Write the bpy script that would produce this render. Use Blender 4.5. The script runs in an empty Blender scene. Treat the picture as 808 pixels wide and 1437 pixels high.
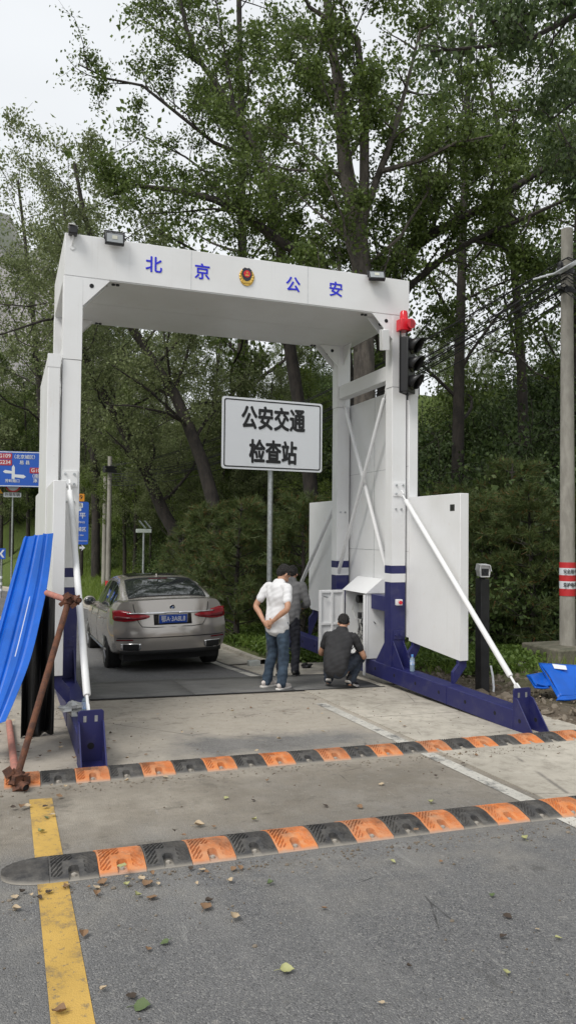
import bpy, bmesh, math, random
import numpy as np
from mathutils import Vector, Matrix, Euler
SC = bpy.context.scene
COL = SC.collection
PI = math.pi
# ------------------------------------------------------------------ camera
H = 1.674
F, PITCH, ROLL, YAW = 1065.6, .0288, .0093, .3546
fw = np.array([math.sin(YAW)*math.cos(PITCH), math.cos(YAW)*math.cos(PITCH), math.sin(PITCH)])
_r = np.array([math.cos(YAW), -math.sin(YAW), 0.]); _u = np.cross(_r, fw)
rt = _r*math.cos(ROLL)+_u*math.sin(ROLL); up = -_r*math.sin(ROLL)+_u*math.cos(ROLL)
CAM = np.array([0, 0, H])
cd = bpy.data.cameras.new('camera'); co = bpy.data.objects.new('camera', cd); COL.objects.link(co)
cd.sensor_fit = 'VERTICAL'; cd.sensor_height = 24; cd.lens = 24*F/1437; cd.clip_end = 2000; cd.clip_start = .05
M = Matrix.Identity(4)
for i in range(3): M[i][0], M[i][1], M[i][2], M[i][3] = rt[i], up[i], -fw[i], CAM[i]
co.matrix_world = M; SC.camera = co
# ------------------------------------------------------------------ overcast sky and a soft sun
W = bpy.data.worlds.new('World'); SC.world = W; W.use_nodes = True
nt = W.node_tree; nt.nodes.clear()
def wn(t, **k):
    n = nt.nodes.new(t)
    for a, b in k.items(): setattr(n, a, b)
    return n
SUN_EL, SUN_AZ = math.radians(50), math.radians(238)     # azimuth clockwise from +Y: behind the camera, to its left
sky = wn('ShaderNodeTexSky', sky_type='NISHITA', sun_disc=False, sun_elevation=SUN_EL, sun_rotation=SUN_AZ)
hs = wn('ShaderNodeHueSaturation'); hs.inputs['Saturation'].default_value = .18; hs.inputs['Value'].default_value = .1
bw = wn('ShaderNodeMix', data_type='RGBA'); bw.inputs[0].default_value = .86; bw.inputs[7].default_value = (.605, .625, .645, 1)
tc = wn('ShaderNodeTexCoord'); mp = wn('ShaderNodeMapping'); mp.inputs['Scale'].default_value = (1, 1, 2.4)
nz = wn('ShaderNodeTexNoise'); nz.inputs['Scale'].default_value = 2.2; nz.inputs['Detail'].default_value = 5
mr = wn('ShaderNodeMapRange'); mr.inputs[3].default_value = .9; mr.inputs[4].default_value = 1.08
vm = wn('ShaderNodeVectorMath', operation='SCALE')
bg = wn('ShaderNodeBackground'); bg.inputs['Strength'].default_value = .98; ow = wn('ShaderNodeOutputWorld')
L = nt.links.new
L(sky.outputs[0], hs.inputs['Color']); L(hs.outputs[0], bw.inputs[6])
L(tc.outputs['Generated'], mp.inputs[0]); L(mp.outputs[0], nz.inputs['Vector']); L(nz.outputs[0], mr.inputs[0])
L(bw.outputs[2], vm.inputs[0]); L(mr.outputs[0], vm.inputs['Scale']); L(vm.outputs[0], bg.inputs['Color']); L(bg.outputs[0], ow.inputs['Surface'])
sl = bpy.data.lights.new('sun', 'SUN'); sl.energy = 1.5; sl.angle = math.radians(24); sl.color = (1, .965, .91)
so = bpy.data.objects.new('sun', sl); COL.objects.link(so)
sd = Vector((math.sin(SUN_AZ)*math.cos(SUN_EL), math.cos(SUN_AZ)*math.cos(SUN_EL), math.sin(SUN_EL)))
so.rotation_euler = sd.to_track_quat('Z', 'Y').to_euler()
SC.view_settings.view_transform = 'Standard'; SC.view_settings.look = 'None'; SC.view_settings.exposure = 0.70
SC.view_settings.gamma = 1; SC.view_settings.use_curve_mapping = False
SC.render.engine = 'CYCLES'; SC.cycles.use_denoising = True; SC.cycles.max_bounces = 8; SC.cycles.transparent_max_bounces = 12

# ------------------------------------------------------------------ pixel helpers (photo pixels, 808 x 1437)
def ray(x, y): return fw+rt*(x-404)/F-up*(y-718.5)/F
def atX(x, y, X): q = ray(x, y); return CAM+q*(X/q[0])
def atY(x, y, Y): q = ray(x, y); return CAM+q*(Y/q[1])
def atD(x, y, D): return CAM+ray(x, y)*D          # D: depth along the optical axis
def atG(x, y):                                    # where the ray meets the road
    q = ray(x, y); lo, hi = .5, 90.
    for i in range(50):
        m = (lo+hi)/2; P = CAM+q*m
        if P[2] > G(P[0], P[1]): lo = m
        else: hi = m
    return CAM+q*lo
_PY = np.array([-30, 0, 9, 10, 11.5, 13.1, 16.2, 25, 40, 70, 200.]); _PZ = np.array([.9, 0, -.27, -.31, -.425, -.55, -.655, -.86, -1.05, -1.2, -1.4])
_yy = np.linspace(-30, 200, 4601); _zz = np.interp(_yy, _PY, _PZ); _k = np.ones(25)/25
_zz = np.convolve(np.pad(_zz, 12, 'edge'), _k, 'valid'); 
def zp(Y): return np.interp(Y, _yy, _zz)
def G(X, Y): return zp(Y)-.02*np.clip(X, -6, 6)
def bend(Y): return np.maximum(Y-17, 0)**2/110.
def XR(Y): return 3.75-bend(Y)
def XL(Y): return -3.6-bend(Y)
def vnoise(X, Y, s, seed=0):
    X = np.asarray(X, float)/s; Y = np.asarray(Y, float)/s
    return (np.sin(X*1.7+seed)*np.cos(Y*1.3-seed*2)+np.sin(X*.9-Y*1.1+seed*3)+.6*np.sin(X*2.9+Y*2.3+seed))/2.6
def T(X, Y):
    X = np.asarray(X, float); Y = np.asarray(Y, float)
    b = G(X, Y); d = X-XR(Y)-.9
    h = .01*np.clip(d-.4, 0, 5.)+.62*np.clip(d-6.5, 0, 60)
    far = np.clip((Y-22)/8, 0, 1)                      # beyond the bend the bank rises right beside the road
    h = h+far*(.34*np.clip(d-.6, 0, 8)+.3*np.clip(d-4, 0, 20))
    h = h+np.clip(d-1, 0, 4)/4*.12*vnoise(X, Y, 1.3, 1)+np.clip(d-7, 0, 8)/8*1.1*vnoise(X, Y, 7, 4)
    h = np.where(d > 0, np.minimum(h, 9.5+1.2*vnoise(X, Y, 9, 2)), 0)
    e = XL(Y)-X-.4
    h = h+np.where(e > 0, -.06*np.clip(e, 0, 12)+.35*np.clip(e-16, 0, 60)+np.clip(e, 0, 3)*.05*vnoise(X, Y, 1.6, 3), 0)
    return b+h

# ------------------------------------------------------------------ materials
def mat(name, c, rough=.6, metal=0., var=.0, vscale=3., bump=0., bscale=60., c2=None, vmap=(1, 1, 1), detail=5., clear=0., spec=.5, lo=.4, hi=.62, trans=0., emit=None):
    m = bpy.data.materials.new(name); m.use_nodes = True; n = m.node_tree; b = n.nodes['Principled BSDF']
    b.inputs['Base Color'].default_value = (*c, 1); b.inputs['Roughness'].default_value = rough; b.inputs['Metallic'].default_value = metal
    b.inputs['Coat Weight'].default_value = clear; b.inputs['Coat Roughness'].default_value = .05; b.inputs['Specular IOR Level'].default_value = spec
    b.inputs['Transmission Weight'].default_value = trans
    if emit: b.inputs['Emission Color'].default_value = (*c, 1); b.inputs['Emission Strength'].default_value = emit
    lk = n.links.new
    if var or c2 or bump:
        t = n.nodes.new('ShaderNodeTexCoord'); mp = n.nodes.new('ShaderNodeMapping'); mp.inputs['Scale'].default_value = vmap
        lk(t.outputs['Object'], mp.inputs[0])
    if var or c2:
        z = n.nodes.new('ShaderNodeTexNoise'); z.inputs['Scale'].default_value = vscale; z.inputs['Detail'].default_value = detail; z.inputs['Roughness'].default_value = .65
        lk(mp.outputs[0], z.inputs['Vector'])
        r = n.nodes.new('ShaderNodeMapRange'); r.inputs[1].default_value = lo; r.inputs[2].default_value = hi; lk(z.outputs[0], r.inputs[0])
        x = n.nodes.new('ShaderNodeMix'); x.data_type = 'RGBA'; lk(r.outputs[0], x.inputs[0])
        cc = c2 or tuple(v*(1-var) for v in c); c1 = c if c2 else tuple(min(1, v*(1+var)) for v in c)
        x.inputs[6].default_value = (*c1, 1); x.inputs[7].default_value = (*cc, 1); lk(x.outputs[2], b.inputs['Base Color'])
    if bump:
        z2 = n.nodes.new('ShaderNodeTexNoise'); z2.inputs['Scale'].default_value = bscale; z2.inputs['Detail'].default_value = 4
        lk(t.outputs['Object'], z2.inputs['Vector'])
        bm = n.nodes.new('ShaderNodeBump'); bm.inputs['Strength'].default_value = bump; bm.inputs['Distance'].default_value = .02
        lk(z2.outputs[0], bm.inputs['Height']); lk(bm.outputs[0], b.inputs['Normal'])
    return m
def leafmat(name, c1, c2, trans=.35, c3=None, p3=.03, rough=.5):
    m = bpy.data.materials.new(name); m.use_nodes = True; n = m.node_tree; b = n.nodes['Principled BSDF']; lk = n.links.new
    g = n.nodes.new('ShaderNodeNewGeometry'); cr = n.nodes.new('ShaderNodeValToRGB'); lk(g.outputs['Random Per Island'], cr.inputs[0])
    e = cr.color_ramp.elements; e[0].color = (*c1, 1); e[1].color = (*c2, 1); e[1].position = 1-p3-.01 if c3 else 1
    if c3: k = e.new(1-p3); k.color = (*c3, 1)
    b.inputs['Roughness'].default_value = rough; b.inputs['Specular IOR Level'].default_value = .35; lk(cr.outputs[0], b.inputs['Base Color'])
    t = n.nodes.new('ShaderNodeBsdfTranslucent'); lk(cr.outputs[0], t.inputs[0]); s = n.nodes.new('ShaderNodeMixShader'); s.inputs[0].default_value = trans
    lk(b.outputs[0], s.inputs[1]); lk(t.outputs[0], s.inputs[2]); lk(s.outputs[0], n.nodes['Material Output'].inputs[0])
    return m

# ------------------------------------------------------------------ mesh builder
WROOT = set()
class MB:
    def __init__(s): s.v = []; s.f = []
    def add(s, V, Fc):
        o = len(s.v); s.v += [tuple(map(float, p)) for p in V]; s.f += [tuple(i+o for i in f) for f in Fc]; return s
    def bx(s, a, b):                                  # box from corner a to corner b
        x0, y0, z0 = np.minimum(a, b); x1, y1, z1 = np.maximum(a, b)
        return s.add([(x0, y0, z0), (x1, y0, z0), (x1, y1, z0), (x0, y1, z0), (x0, y0, z1), (x1, y0, z1), (x1, y1, z1), (x0, y1, z1)],
                     [(0, 3, 2, 1), (4, 5, 6, 7), (0, 1, 5, 4), (1, 2, 6, 5), (2, 3, 7, 6), (3, 0, 4, 7)])
    def obx(s, c, size, rot):                         # box with a rotation
        R = (rot if isinstance(rot, Matrix) else Euler(rot).to_matrix()); t = MB().bx(-np.array(size)/2, np.array(size)/2)
        return s.add([Vector(c)+R@Vector(p) for p in t.v], t.f)
    def tube(s, pts, rad, n=10, cap=True, flat=1.):
        pts = [Vector(p) for p in pts]; k = len(pts)
        if not hasattr(rad, '__len__'): rad = [rad]*k
        d0 = (pts[1]-pts[0]).normalized(); a = d0.orthogonal().normalized(); V = []
        for i in range(k):
            d = (pts[min(i+1, k-1)]-pts[max(i-1, 0)]).normalized(); a = (a-d*a.dot(d)).normalized(); b = d.cross(a)
            for j in range(n):
                w = 2*PI*j/n; V.append(pts[i]+(a*math.cos(w)+b*math.sin(w)*flat)*rad[i])
        Fc = [(i*n+j, i*n+(j+1) % n, (i+1)*n+(j+1) % n, (i+1)*n+j) for i in range(k-1) for j in range(n)]
        if cap: Fc += [tuple(range(n))[::-1], tuple((k-1)*n+j for j in range(n))]
        return s.add(V, Fc)
    def prism(s, poly, f):                            # poly: 2-D points; f(u, v, w) -> xyz with w in {0, 1}
        n = len(poly); V = [f(u, v, 0) for u, v in poly]+[f(u, v, 1) for u, v in poly]
        return s.add(V, [tuple(range(n))[::-1], tuple(range(n, 2*n))]+[(i, (i+1) % n, n+(i+1) % n, n+i) for i in range(n)])
    def grid(s, P, close_u=False):                    # P[i][j] points
        P = np.asarray(P, float); a, b = P.shape[:2]
        return s.add(P.reshape(-1, 3), [(i*b+j, i*b+(j+1) % b, (i+1)*b+(j+1) % b, (i+1)*b+j) for i in range(a-1) for j in range(b if close_u else b-1)])
    def ball(s, c, r, n=10, m=7):
        r = np.array(r)*np.ones(3); V = [np.array(c)+r*np.array((math.sin(PI*i/m)*math.cos(2*PI*j/n), math.sin(PI*i/m)*math.sin(2*PI*j/n), math.cos(PI*i/m))) for i in range(m+1) for j in range(n)]
        return s.add(V, [(i*n+j, (i+1)*n+j, (i+1)*n+(j+1) % n, i*n+(j+1) % n) for i in range(m) for j in range(n)])
    def xf(s, Mx): s.v = [tuple(Mx@Vector(p)) for p in s.v]; return s
    def mesh(s, name, m, off=(0, 0, 0), smooth=True):
        me = bpy.data.meshes.new(name); me.from_pydata([(x-off[0], y-off[1], z-off[2]) for x, y, z in s.v], [], s.f); me.update()
        b = bmesh.new(); b.from_mesh(me); bmesh.ops.remove_doubles(b, verts=b.verts, dist=1e-5); bmesh.ops.recalc_face_normals(b, faces=b.faces); b.to_mesh(me); b.free()
        if smooth:
            me.polygons.foreach_set('use_smooth', [True]*len(me.polygons)); me.set_sharp_from_angle(angle=math.radians(38))
        if m: me.materials.append(m)
        return me
def rootloc(o):
    while o is not None and o.parent: o = o.parent
    return tuple(o.location) if o is not None and o.name in WROOT else (0, 0, 0)
def link(name, me, parent=None):
    o = bpy.data.objects.new(name, me); COL.objects.link(o); o.parent = parent; return o
def part(name, mb, m, parent, bevel=0, smooth=True, label=None):
    o = link(name, mb.mesh(name, m, rootloc(parent), smooth), parent)
    if bevel: bev(o, bevel)
    if label: o['label'] = label
    return o
def bev(o, w, s=2):
    b = o.modifiers.new('bevel', 'BEVEL'); b.width = w; b.segments = s; b.limit_method = 'ANGLE'; b.angle_limit = math.radians(40)
def thing(name, label, cat, loc=(0, 0, 0), group=None, rot=None, local=False):
    o = bpy.data.objects.new(name, None); COL.objects.link(o); o.location = tuple(map(float, loc)); o.empty_display_size = .1
    if rot is not None: o.rotation_euler = rot
    if not local: WROOT.add(o.name)
    o['label'] = label; o['category'] = cat
    if group: o['group'] = group
    return o
def single(name, mb, m, label, cat, group=None, bevel=0, base=None, smooth=True):
    base = base if base is not None else (np.array(mb.v).min(0)+np.array(mb.v).max(0))/2*np.array([1, 1, 0])+np.array([0, 0, np.array(mb.v)[:, 2].min()])
    o = link(name, mb.mesh(name, m, base, smooth)); o.location = tuple(map(float, base)); o['label'] = label; o['category'] = cat
    if group: o['group'] = group
    if bevel: bev(o, bevel)
    return o
def struct(name, mb, m, parent=None, smooth=False):
    o = link(name, mb.mesh(name, m, (0, 0, 0), smooth), parent)
    if parent is None: o['kind'] = 'structure'
    return o
def text(body, size, Mx, m, name, parent, ext=.002, bold=.0, **kw):
    o = text1(body, size, Mx, m, name, parent, ext, **kw)
    if bold:                                          # thicker strokes: shifted copies joined into the one mesh
        b = bmesh.new(); b.from_mesh(o.data); r3 = Mx.to_3x3()
        for k, (dx, dy) in enumerate(((1, 0), (-1, 0), (0, 1), (0, -1), (.7, .7), (-.7, -.7), (.7, -.7), (-.7, .7))):
            me2 = o.data.copy(); me2.transform(Matrix.Translation(r3@Vector((dx*bold*size, dy*bold*size, .0003*(k+1))))); b.from_mesh(me2); bpy.data.meshes.remove(me2)
        b.to_mesh(o.data); b.free()
    return o
def text1(body, size, Mx, m, name, parent, ext=.002, sx=1., sp=1., lead=1., align='CENTER'):
    c = bpy.data.curves.new(name, 'FONT'); c.body = body; c.size = size; c.align_x = align; c.align_y = 'CENTER'; c.extrude = ext
    c.space_character = sp; c.space_line = lead; c.resolution_u = 3
    t = bpy.data.objects.new(name, c); COL.objects.link(t); dg = bpy.context.evaluated_depsgraph_get()
    me = bpy.data.meshes.new_from_object(t.evaluated_get(dg)); bpy.data.objects.remove(t); bpy.data.curves.remove(c)
    me.transform(Mx@Matrix.Diagonal((sx, 1, 1, 1))); off = rootloc(parent); me.transform(Matrix.Translation([-v for v in off]))
    me.materials.clear(); me.materials.append(m); return link(name, me, parent)
def facing(P, az=0., tilt=0.):                        # matrix: local x right, y up, z toward -Y (the camera side), turned by az about Z
    return Matrix.Translation(Vector([float(v) for v in P]))@Matrix.Rotation(az, 4, 'Z')@Matrix.Rotation(PI/2+tilt, 4, 'X')
def fastmesh(name, V, n, m, smooth=False):            # V: (N*n, 3) polygons of n corners each
    N = len(V)//n; me = bpy.data.meshes.new(name); me.vertices.add(len(V)); me.vertices.foreach_set('co', np.asarray(V, np.float32).ravel())
    me.loops.add(N*n); me.loops.foreach_set('vertex_index', np.arange(N*n, dtype=np.int32)); me.polygons.add(N)
    me.polygons.foreach_set('loop_start', np.arange(0, N*n, n, dtype=np.int32)); me.polygons.foreach_set('loop_total', np.full(N, n, np.int32))
    me.update(calc_edges=True)
    if m: me.materials.append(m)
    return me
# ================================================================== materials used all over
NAVY = mat('navy_paint', (.016, .018, .10), .45, c2=(.055, .055, .115), vscale=7, lo=.5, hi=.85)
STEEL = mat('galvanised_steel', (.42, .44, .45), .42, .75, var=.2, vscale=20)
BLACK = mat('black_plastic', (.012, .012, .013), .42)
BLACKM = mat('black_metal', (.018, .018, .02), .5, var=.3, vscale=6)
DARKHOLE = mat('bolt_hole', (.01, .01, .012), .9)
GLASSD = mat('dark_glass', (.02, .024, .028), .04, spec=.8)
CHROME = mat('chrome', (.75, .75, .76), .12, 1.)
CONC = mat('pole_concrete', (.36, .34, .30), .9, c2=(.26, .245, .215), vscale=2.5, vmap=(3, 3, 1), bump=.3, bscale=40)
BLUESIGN = mat('sign_blue', (.012, .10, .52), .35)
SIGNW = mat('sign_white', (.72, .74, .78), .4)
LETBLUE = mat('letter_blue', (.012, .016, .60), .4)
LETBLACK = mat('letter_black', (.012, .012, .014), .5)
RED = mat('red_plastic', (.62, .015, .03), .3)
REDPAINT = mat('red_paint', (.55, .03, .035), .5)
RUST = mat('rusty_steel', (.15, .06, .032), .85, c2=(.075, .036, .026), vscale=22, bump=.5, bscale=120)
PINKPIPE = mat('faded_red_pipe', (.42, .17, .13), .8, c2=(.30, .14, .11), vscale=15)
YEL = mat('yellow_sign', (.8, .42, .02), .5)

# ------------------------------------------------------------------ ground surfaces
def surf_nodes(name, build):
    m = bpy.data.materials.new(name); m.use_nodes = True; n = m.node_tree; b = n.nodes['Principled BSDF']; b.inputs['Roughness'].default_value = .88
    b.inputs['Specular IOR Level'].default_value = .3
    class N: pass
    q = N(); q.n = n; q.b = b; q.lk = n.links.new
    t = n.nodes.new('ShaderNodeTexCoord'); q.co = t.outputs['Object']
    s = n.nodes.new('ShaderNodeSeparateXYZ'); q.lk(q.co, s.inputs[0]); q.x, q.y, q.z = s.outputs
    def noise(sc, det=6, rough=.6, stretch=None):
        z = n.nodes.new('ShaderNodeTexNoise'); z.inputs['Scale'].default_value = sc; z.inputs['Detail'].default_value = det; z.inputs['Roughness'].default_value = rough
        if stretch:
            mp = n.nodes.new('ShaderNodeMapping'); mp.inputs['Scale'].default_value = stretch; q.lk(q.co, mp.inputs[0]); q.lk(mp.outputs[0], z.inputs['Vector'])
        else: q.lk(q.co, z.inputs['Vector'])
        return z.outputs[0]
    def noise4(sc, w, det=6, rough=.7):
        z = n.nodes.new('ShaderNodeTexNoise'); z.noise_dimensions = '4D'; z.inputs['Scale'].default_value = sc; z.inputs['Detail'].default_value = det; z.inputs['Roughness'].default_value = rough; q.lk(q.co, z.inputs['Vector']); q.lk(w, z.inputs['W']); return z.outputs[0]
    q.noise4 = noise4
    def rng(v, a, b_, c=0., d=1.):
        r = n.nodes.new('ShaderNodeMapRange'); r.inputs[1].default_value = a; r.inputs[2].default_value = b_; r.inputs[3].default_value = c; r.inputs[4].default_value = d; q.lk(v, r.inputs[0]); return r.outputs[0]
    def op(o, a, b_=None):
        r = n.nodes.new('ShaderNodeMath'); r.operation = o
        for i, v in enumerate((a, b_)):
            if v is None: continue
            if isinstance(v, (int, float)): r.inputs[i].default_value = v
            else: q.lk(v, r.inputs[i])
        return r.outputs[0]
    def mix(f, a, b_, mode='MIX'):
        x = n.nodes.new('ShaderNodeMix'); x.data_type = 'RGBA'; x.blend_type = mode
        if isinstance(f, (int, float)): x.inputs[0].default_value = f
        else: q.lk(f, x.inputs[0])
        for i, v in ((6, a), (7, b_)):
            if isinstance(v, tuple): x.inputs[i].default_value = (*v, 1)
            else: q.lk(v, x.inputs[i])
        return x.outputs[2]
    def vor(sc, feat='F1', rnd=1.):
        v = n.nodes.new('ShaderNodeTexVoronoi'); v.inputs['Scale'].default_value = sc; v.feature = feat; v.inputs['Randomness'].default_value = rnd; q.lk(q.co, v.inputs['Vector']); return v
    def bump(h, st, dist=.01):
        bm = n.nodes.new('ShaderNodeBump'); bm.inputs['Strength'].default_value = st; bm.inputs['Distance'].default_value = dist; q.lk(h, bm.inputs['Height']); q.lk(bm.outputs[0], b.inputs['Normal'])
    q.noise, q.rng, q.op, q.mix, q.vor, q.bump = noise, rng, op, mix, vor, bump
    build(q); return m
def band(q, v, a, b, soft):                           # 1 between a and b
    return q.op('MULTIPLY', q.rng(v, a-soft, a+soft), q.rng(v, b-soft, b+soft, 1., 0.))
def asphalt(q):
    v = q.vor(150); w = q.vor(420)
    sp = q.mix(q.rng(v.outputs['Distance'], .2, .6), (.185, .185, .187), (.125, .125, .128))
    st = q.n.nodes.new('ShaderNodeSeparateColor'); q.lk(v.outputs['Color'], st.inputs[0])
    sp = q.mix(q.rng(st.outputs[0], .72, .98), sp, (.27, .265, .255))
    sp = q.mix(q.rng(st.outputs[1], .8, .95), sp, (.075, .075, .078))
    big = q.noise(.55, 7, .65); mid = q.noise(4.5, 6, .7)
    sp = q.mix(q.rng(big, .38, .68, 0., .5), sp, (.20, .197, .19))
    sp = q.mix(q.rng(mid, .5, .8, 0., .4), sp, (.09, .09, .093))
    trk = q.noise(1.1, 5, .6, (2.2, .35, 1))
    sp = q.mix(q.rng(trk, .52, .74, 0., .45), sp, (.25, .245, .235))
    # dust and dried mud tracked over the lane round the bumps and under the gantry
    yy = q.op('ADD', q.y, q.op('MULTIPLY', q.op('SUBTRACT', q.noise(1.3, 6, .7), .5), 1.3))
    xx = q.op('ADD', q.x, q.op('MULTIPLY', q.op('SUBTRACT', q.noise(1.7, 6, .7), .5), 1.2))
    d1 = q.op('MULTIPLY', band(q, yy, 4.6, 9.6, .35), band(q, xx, -1.0, 6, .3))
    d1 = q.op('MULTIPLY', d1, q.rng(q.noise(1.0, 8, .7), .25, .5, .72, 1.))
    patch = q.op('MULTIPLY', band(q, yy, 6.25, 6.95, .2), band(q, xx, 1.5, 3.3, .25))
    p2 = q.op('MULTIPLY', band(q, yy, 4.4, 5.6, .2), band(q, xx, 1.6, 3.4, .4))
    d1 = q.op('MULTIPLY', d1, q.op('SUBTRACT', 1., q.op('MULTIPLY', q.op('MAXIMUM', patch, q.op('MULTIPLY', p2, .55)), .85)))
    dust = q.mix(q.noise(9, 6, .7), (.50, .455, .39), (.32, .285, .235))
    sp = q.mix(d1, sp, dust)
    mud = q.op('MULTIPLY', band(q, yy, 4.4, 6.0, .3), q.rng(q.noise(1.4, 7, .7), .36, .6, .25, .85)); sp = q.mix(mud, sp, q.mix(q.noise(6, 6, .7), (.235, .20, .155), (.15, .138, .118)))
    d2 = q.op('MULTIPLY', band(q, yy, 3.55, 4.2, .3), q.rng(q.noise(2.3, 7, .7), .42, .7, 0., .6))
    sp = q.mix(d2, sp, (.30, .28, .245))
    stn = q.op('MULTIPLY', q.rng(q.noise(1.6, 7, .75, (1, 1.6, 1)), .56, .70), q.rng(q.y, 3.6, 4.6))
    sp = q.mix(q.op('MULTIPLY', stn, .8), sp, (.11, .10, .083))
    wet = q.rng(q.noise(3.1, 8, .7, (1.2, .8, 1)), .63, .69); sp = q.mix(q.op('MULTIPLY', wet, .5), sp, (.07, .068, .065))
    scr = q.op('MULTIPLY', q.rng(q.noise(2.4, 3, .5, (9, .8, 1)), .69, .73), .28); sp = q.mix(scr, sp, (.33, .325, .31))
    sp = q.mix(q.rng(q.noise(22, 7, .75), .57, .70, 0., .55), sp, (.09, .088, .083)); sp = q.mix(q.rng(q.noise(17, 6, .7), .60, .72, 0., .4), sp, (.42, .40, .36))
    cr = q.vor(.8, 'DISTANCE_TO_EDGE'); crk = q.op('MULTIPLY', q.rng(cr.outputs['Distance'], .0, .006, 1., 0.), q.rng(q.noise(.7), .55, .6))
    sp = q.mix(crk, sp, (.04, .04, .04))
    q.lk(sp, q.b.inputs['Base Color']); h = q.op('ADD', q.op('MULTIPLY', v.outputs['Distance'], -1.), q.op('MULTIPLY', q.noise(60, 4), .8)); q.bump(h, .75, .008)
def concrete(q):
    c = q.mix(q.rng(q.noise(.9, 8, .7), .3, .7), (.54, .50, .43), (.31, .285, .24))
    c = q.mix(q.rng(q.noise(7, 8, .75), .48, .70, 0., .75), c, (.19, .17, .14))
    c = q.mix(q.rng(q.noise(2.2, 6, .7, (3, .4, 1)), .55, .75, 0., .45), c, (.52, .49, .44))
    v = q.vor(.9, 'DISTANCE_TO_EDGE'); c = q.mix(q.op('MULTIPLY', q.rng(v.outputs['Distance'], .0, .008, .8, 0.), q.rng(q.noise(.9), .5, .56)), c, (.12, .11, .1))
    q.lk(c, q.b.inputs['Base Color']); q.bump(q.noise(45, 6), .35, .01)
def plate(q):
    c = q.mix(q.rng(q.noise(1.6, 8, .7, (.7, 2.5, 1)), .35, .65), (.11, .11, .108), (.19, .185, .175))
    c = q.mix(q.rng(q.noise(3.5, 7, .75), .52, .75, 0., .7), c, (.05, .05, .05))
    q.lk(c, q.b.inputs['Base Color']); q.b.inputs['Roughness'].default_value = .5; q.bump(q.noise(70, 4), .25, .006)
def soil(q):
    c = q.mix(q.rng(q.noise(3, 8, .75), .35, .65), (.115, .085, .058), (.20, .165, .125))
    c = q.mix(q.rng(q.noise(14, 6, .7), .55, .72), c, (.27, .235, .19))
    gr = q.op('MULTIPLY', q.rng(q.noise(.6, 6, .65), .40, .56), q.rng(q.x, 6.0, 8.5)); 
    far = q.rng(q.y, 12., 16.); gr = q.op('MAXIMUM', gr, far)
    c = q.mix(gr, c, q.mix(q.noise(6, 6), (.09, .14, .03), (.15, .19, .055)))
    q.lk(c, q.b.inputs['Base Color']); q.bump(q.op('ADD', q.noise(12, 8, .7), q.noise(50, 4)), .9, .05)
def paint(c, worn):
    def f(q):
        k = q.op('MULTIPLY', q.rng(q.noise(5, 8, .75), .52, .66), worn); v = q.vor(150)
        k = q.op('MAXIMUM', k, q.op('MULTIPLY', q.rng(q.noise(30, 5, .7), .56, .66), min(1, worn*.8)))
        a = q.mix(q.rng(v.outputs['Distance'], .2, .6), (.15, .15, .15), (.08, .08, .085))
        b = q.mix(q.rng(q.noise(2.5, 6), .35, .7), c, tuple(x*.72 for x in c))
        q.lk(q.mix(k, b, a), q.b.inputs['Base Color']); q.bump(v.outputs['Distance'], .3, .006)
    return f
def whitepaint(rust):
    def f(q):
        c = q.mix(q.rng(q.noise(1.4, 5, .6), .42, .72), (.75, .755, .76), (.69, .69, .685))
        drip = q.op('MULTIPLY', q.rng(q.noise(3., 6, .7, (7, 7, .22)), .58, .78), q.rng(q.noise(.8, 3), .4, .6)); c = q.mix(q.op('MULTIPLY', drip, .32), c, (.46, .44, .40))
        c = q.mix(q.rng(q.noise(26, 5, .7), .66, .74, 0., .45), c, (.42, .40, .37))
        c = q.mix(q.op('MULTIPLY', q.rng(q.noise(5, 6, .7, (1.4, 1.4, .6)), .60, .74), rust), c, (.52, .36, .24))
        q.lk(c, q.b.inputs['Base Color']); q.b.inputs['Roughness'].default_value = .42; q.bump(q.noise(2.5, 2), .05, .02)
    return f
WHITE = surf_nodes('white_paint', whitepaint(.06)); WHITE2 = surf_nodes('white_panel', whitepaint(.22))
ASPH = surf_nodes('asphalt', asphalt); CONCR = surf_nodes('concrete_pad', concrete); PLATE = surf_nodes('steel_plate', plate); SOIL = surf_nodes('soil', soil)
YPAINT = surf_nodes('yellow_road_paint', paint((.56, .36, .095), .75)); WPAINT = surf_nodes('white_road_paint', paint((.55, .53, .48), 1.))

def sheet(xf, ys, us, zoff, mb=None, zf=G):           # a strip that follows the road: xf(Y, u) -> X
    mb = mb or MB(); P = [[(xf(Y, u), Y, zf(xf(Y, u), Y)+zoff) for u in us] for Y in ys]; return mb.grid(P)
# terrain
gx = np.unique(np.concatenate([np.arange(-90, -8, 4), np.arange(-8, 4, 1.), np.arange(4, 12, .25), np.arange(12, 30, .8), np.arange(30, 95, 3)]))
gy = np.unique(np.concatenate([np.arange(-14, 3, 1.), np.arange(3, 18, .3), np.arange(18, 50, .8), np.arange(50, 150, 3)]))
XX, YY = np.meshgrid(gx, gy); ZZ = T(XX, YY)
inroad = np.clip(np.minimum(XX-XL(YY)+.4, XR(YY)+.8-XX)/.5, 0, 1)
ZZ = ZZ-.09*inroad-.03
pad = np.clip(np.minimum(np.minimum(XX-3.5, 5.7-XX), np.minimum(YY-3.6, 12.6-YY))/.3, 0, 1); ZZ -= .08*np.clip(pad*1.0, 0, 1)*(1-inroad)
rs = np.random.RandomState(5); ZZ += np.where((XX > 5.6) & (XX < 11) & (YY < 13), rs.uniform(-.025, .035, XX.shape), 0)
struct('ground', MB().grid(np.stack([XX, YY, ZZ], -1)), SOIL, smooth=True)
# asphalt road
ys = np.unique(np.concatenate([np.arange(-12, 20, .5), np.arange(20, 120, 2.)]))
struct('road', sheet(lambda Y, u: float(XL(Y)+(XR(Y)-XL(Y))*u), ys, np.linspace(0, 1, 9), 0.), ASPH, smooth=True)
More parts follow.
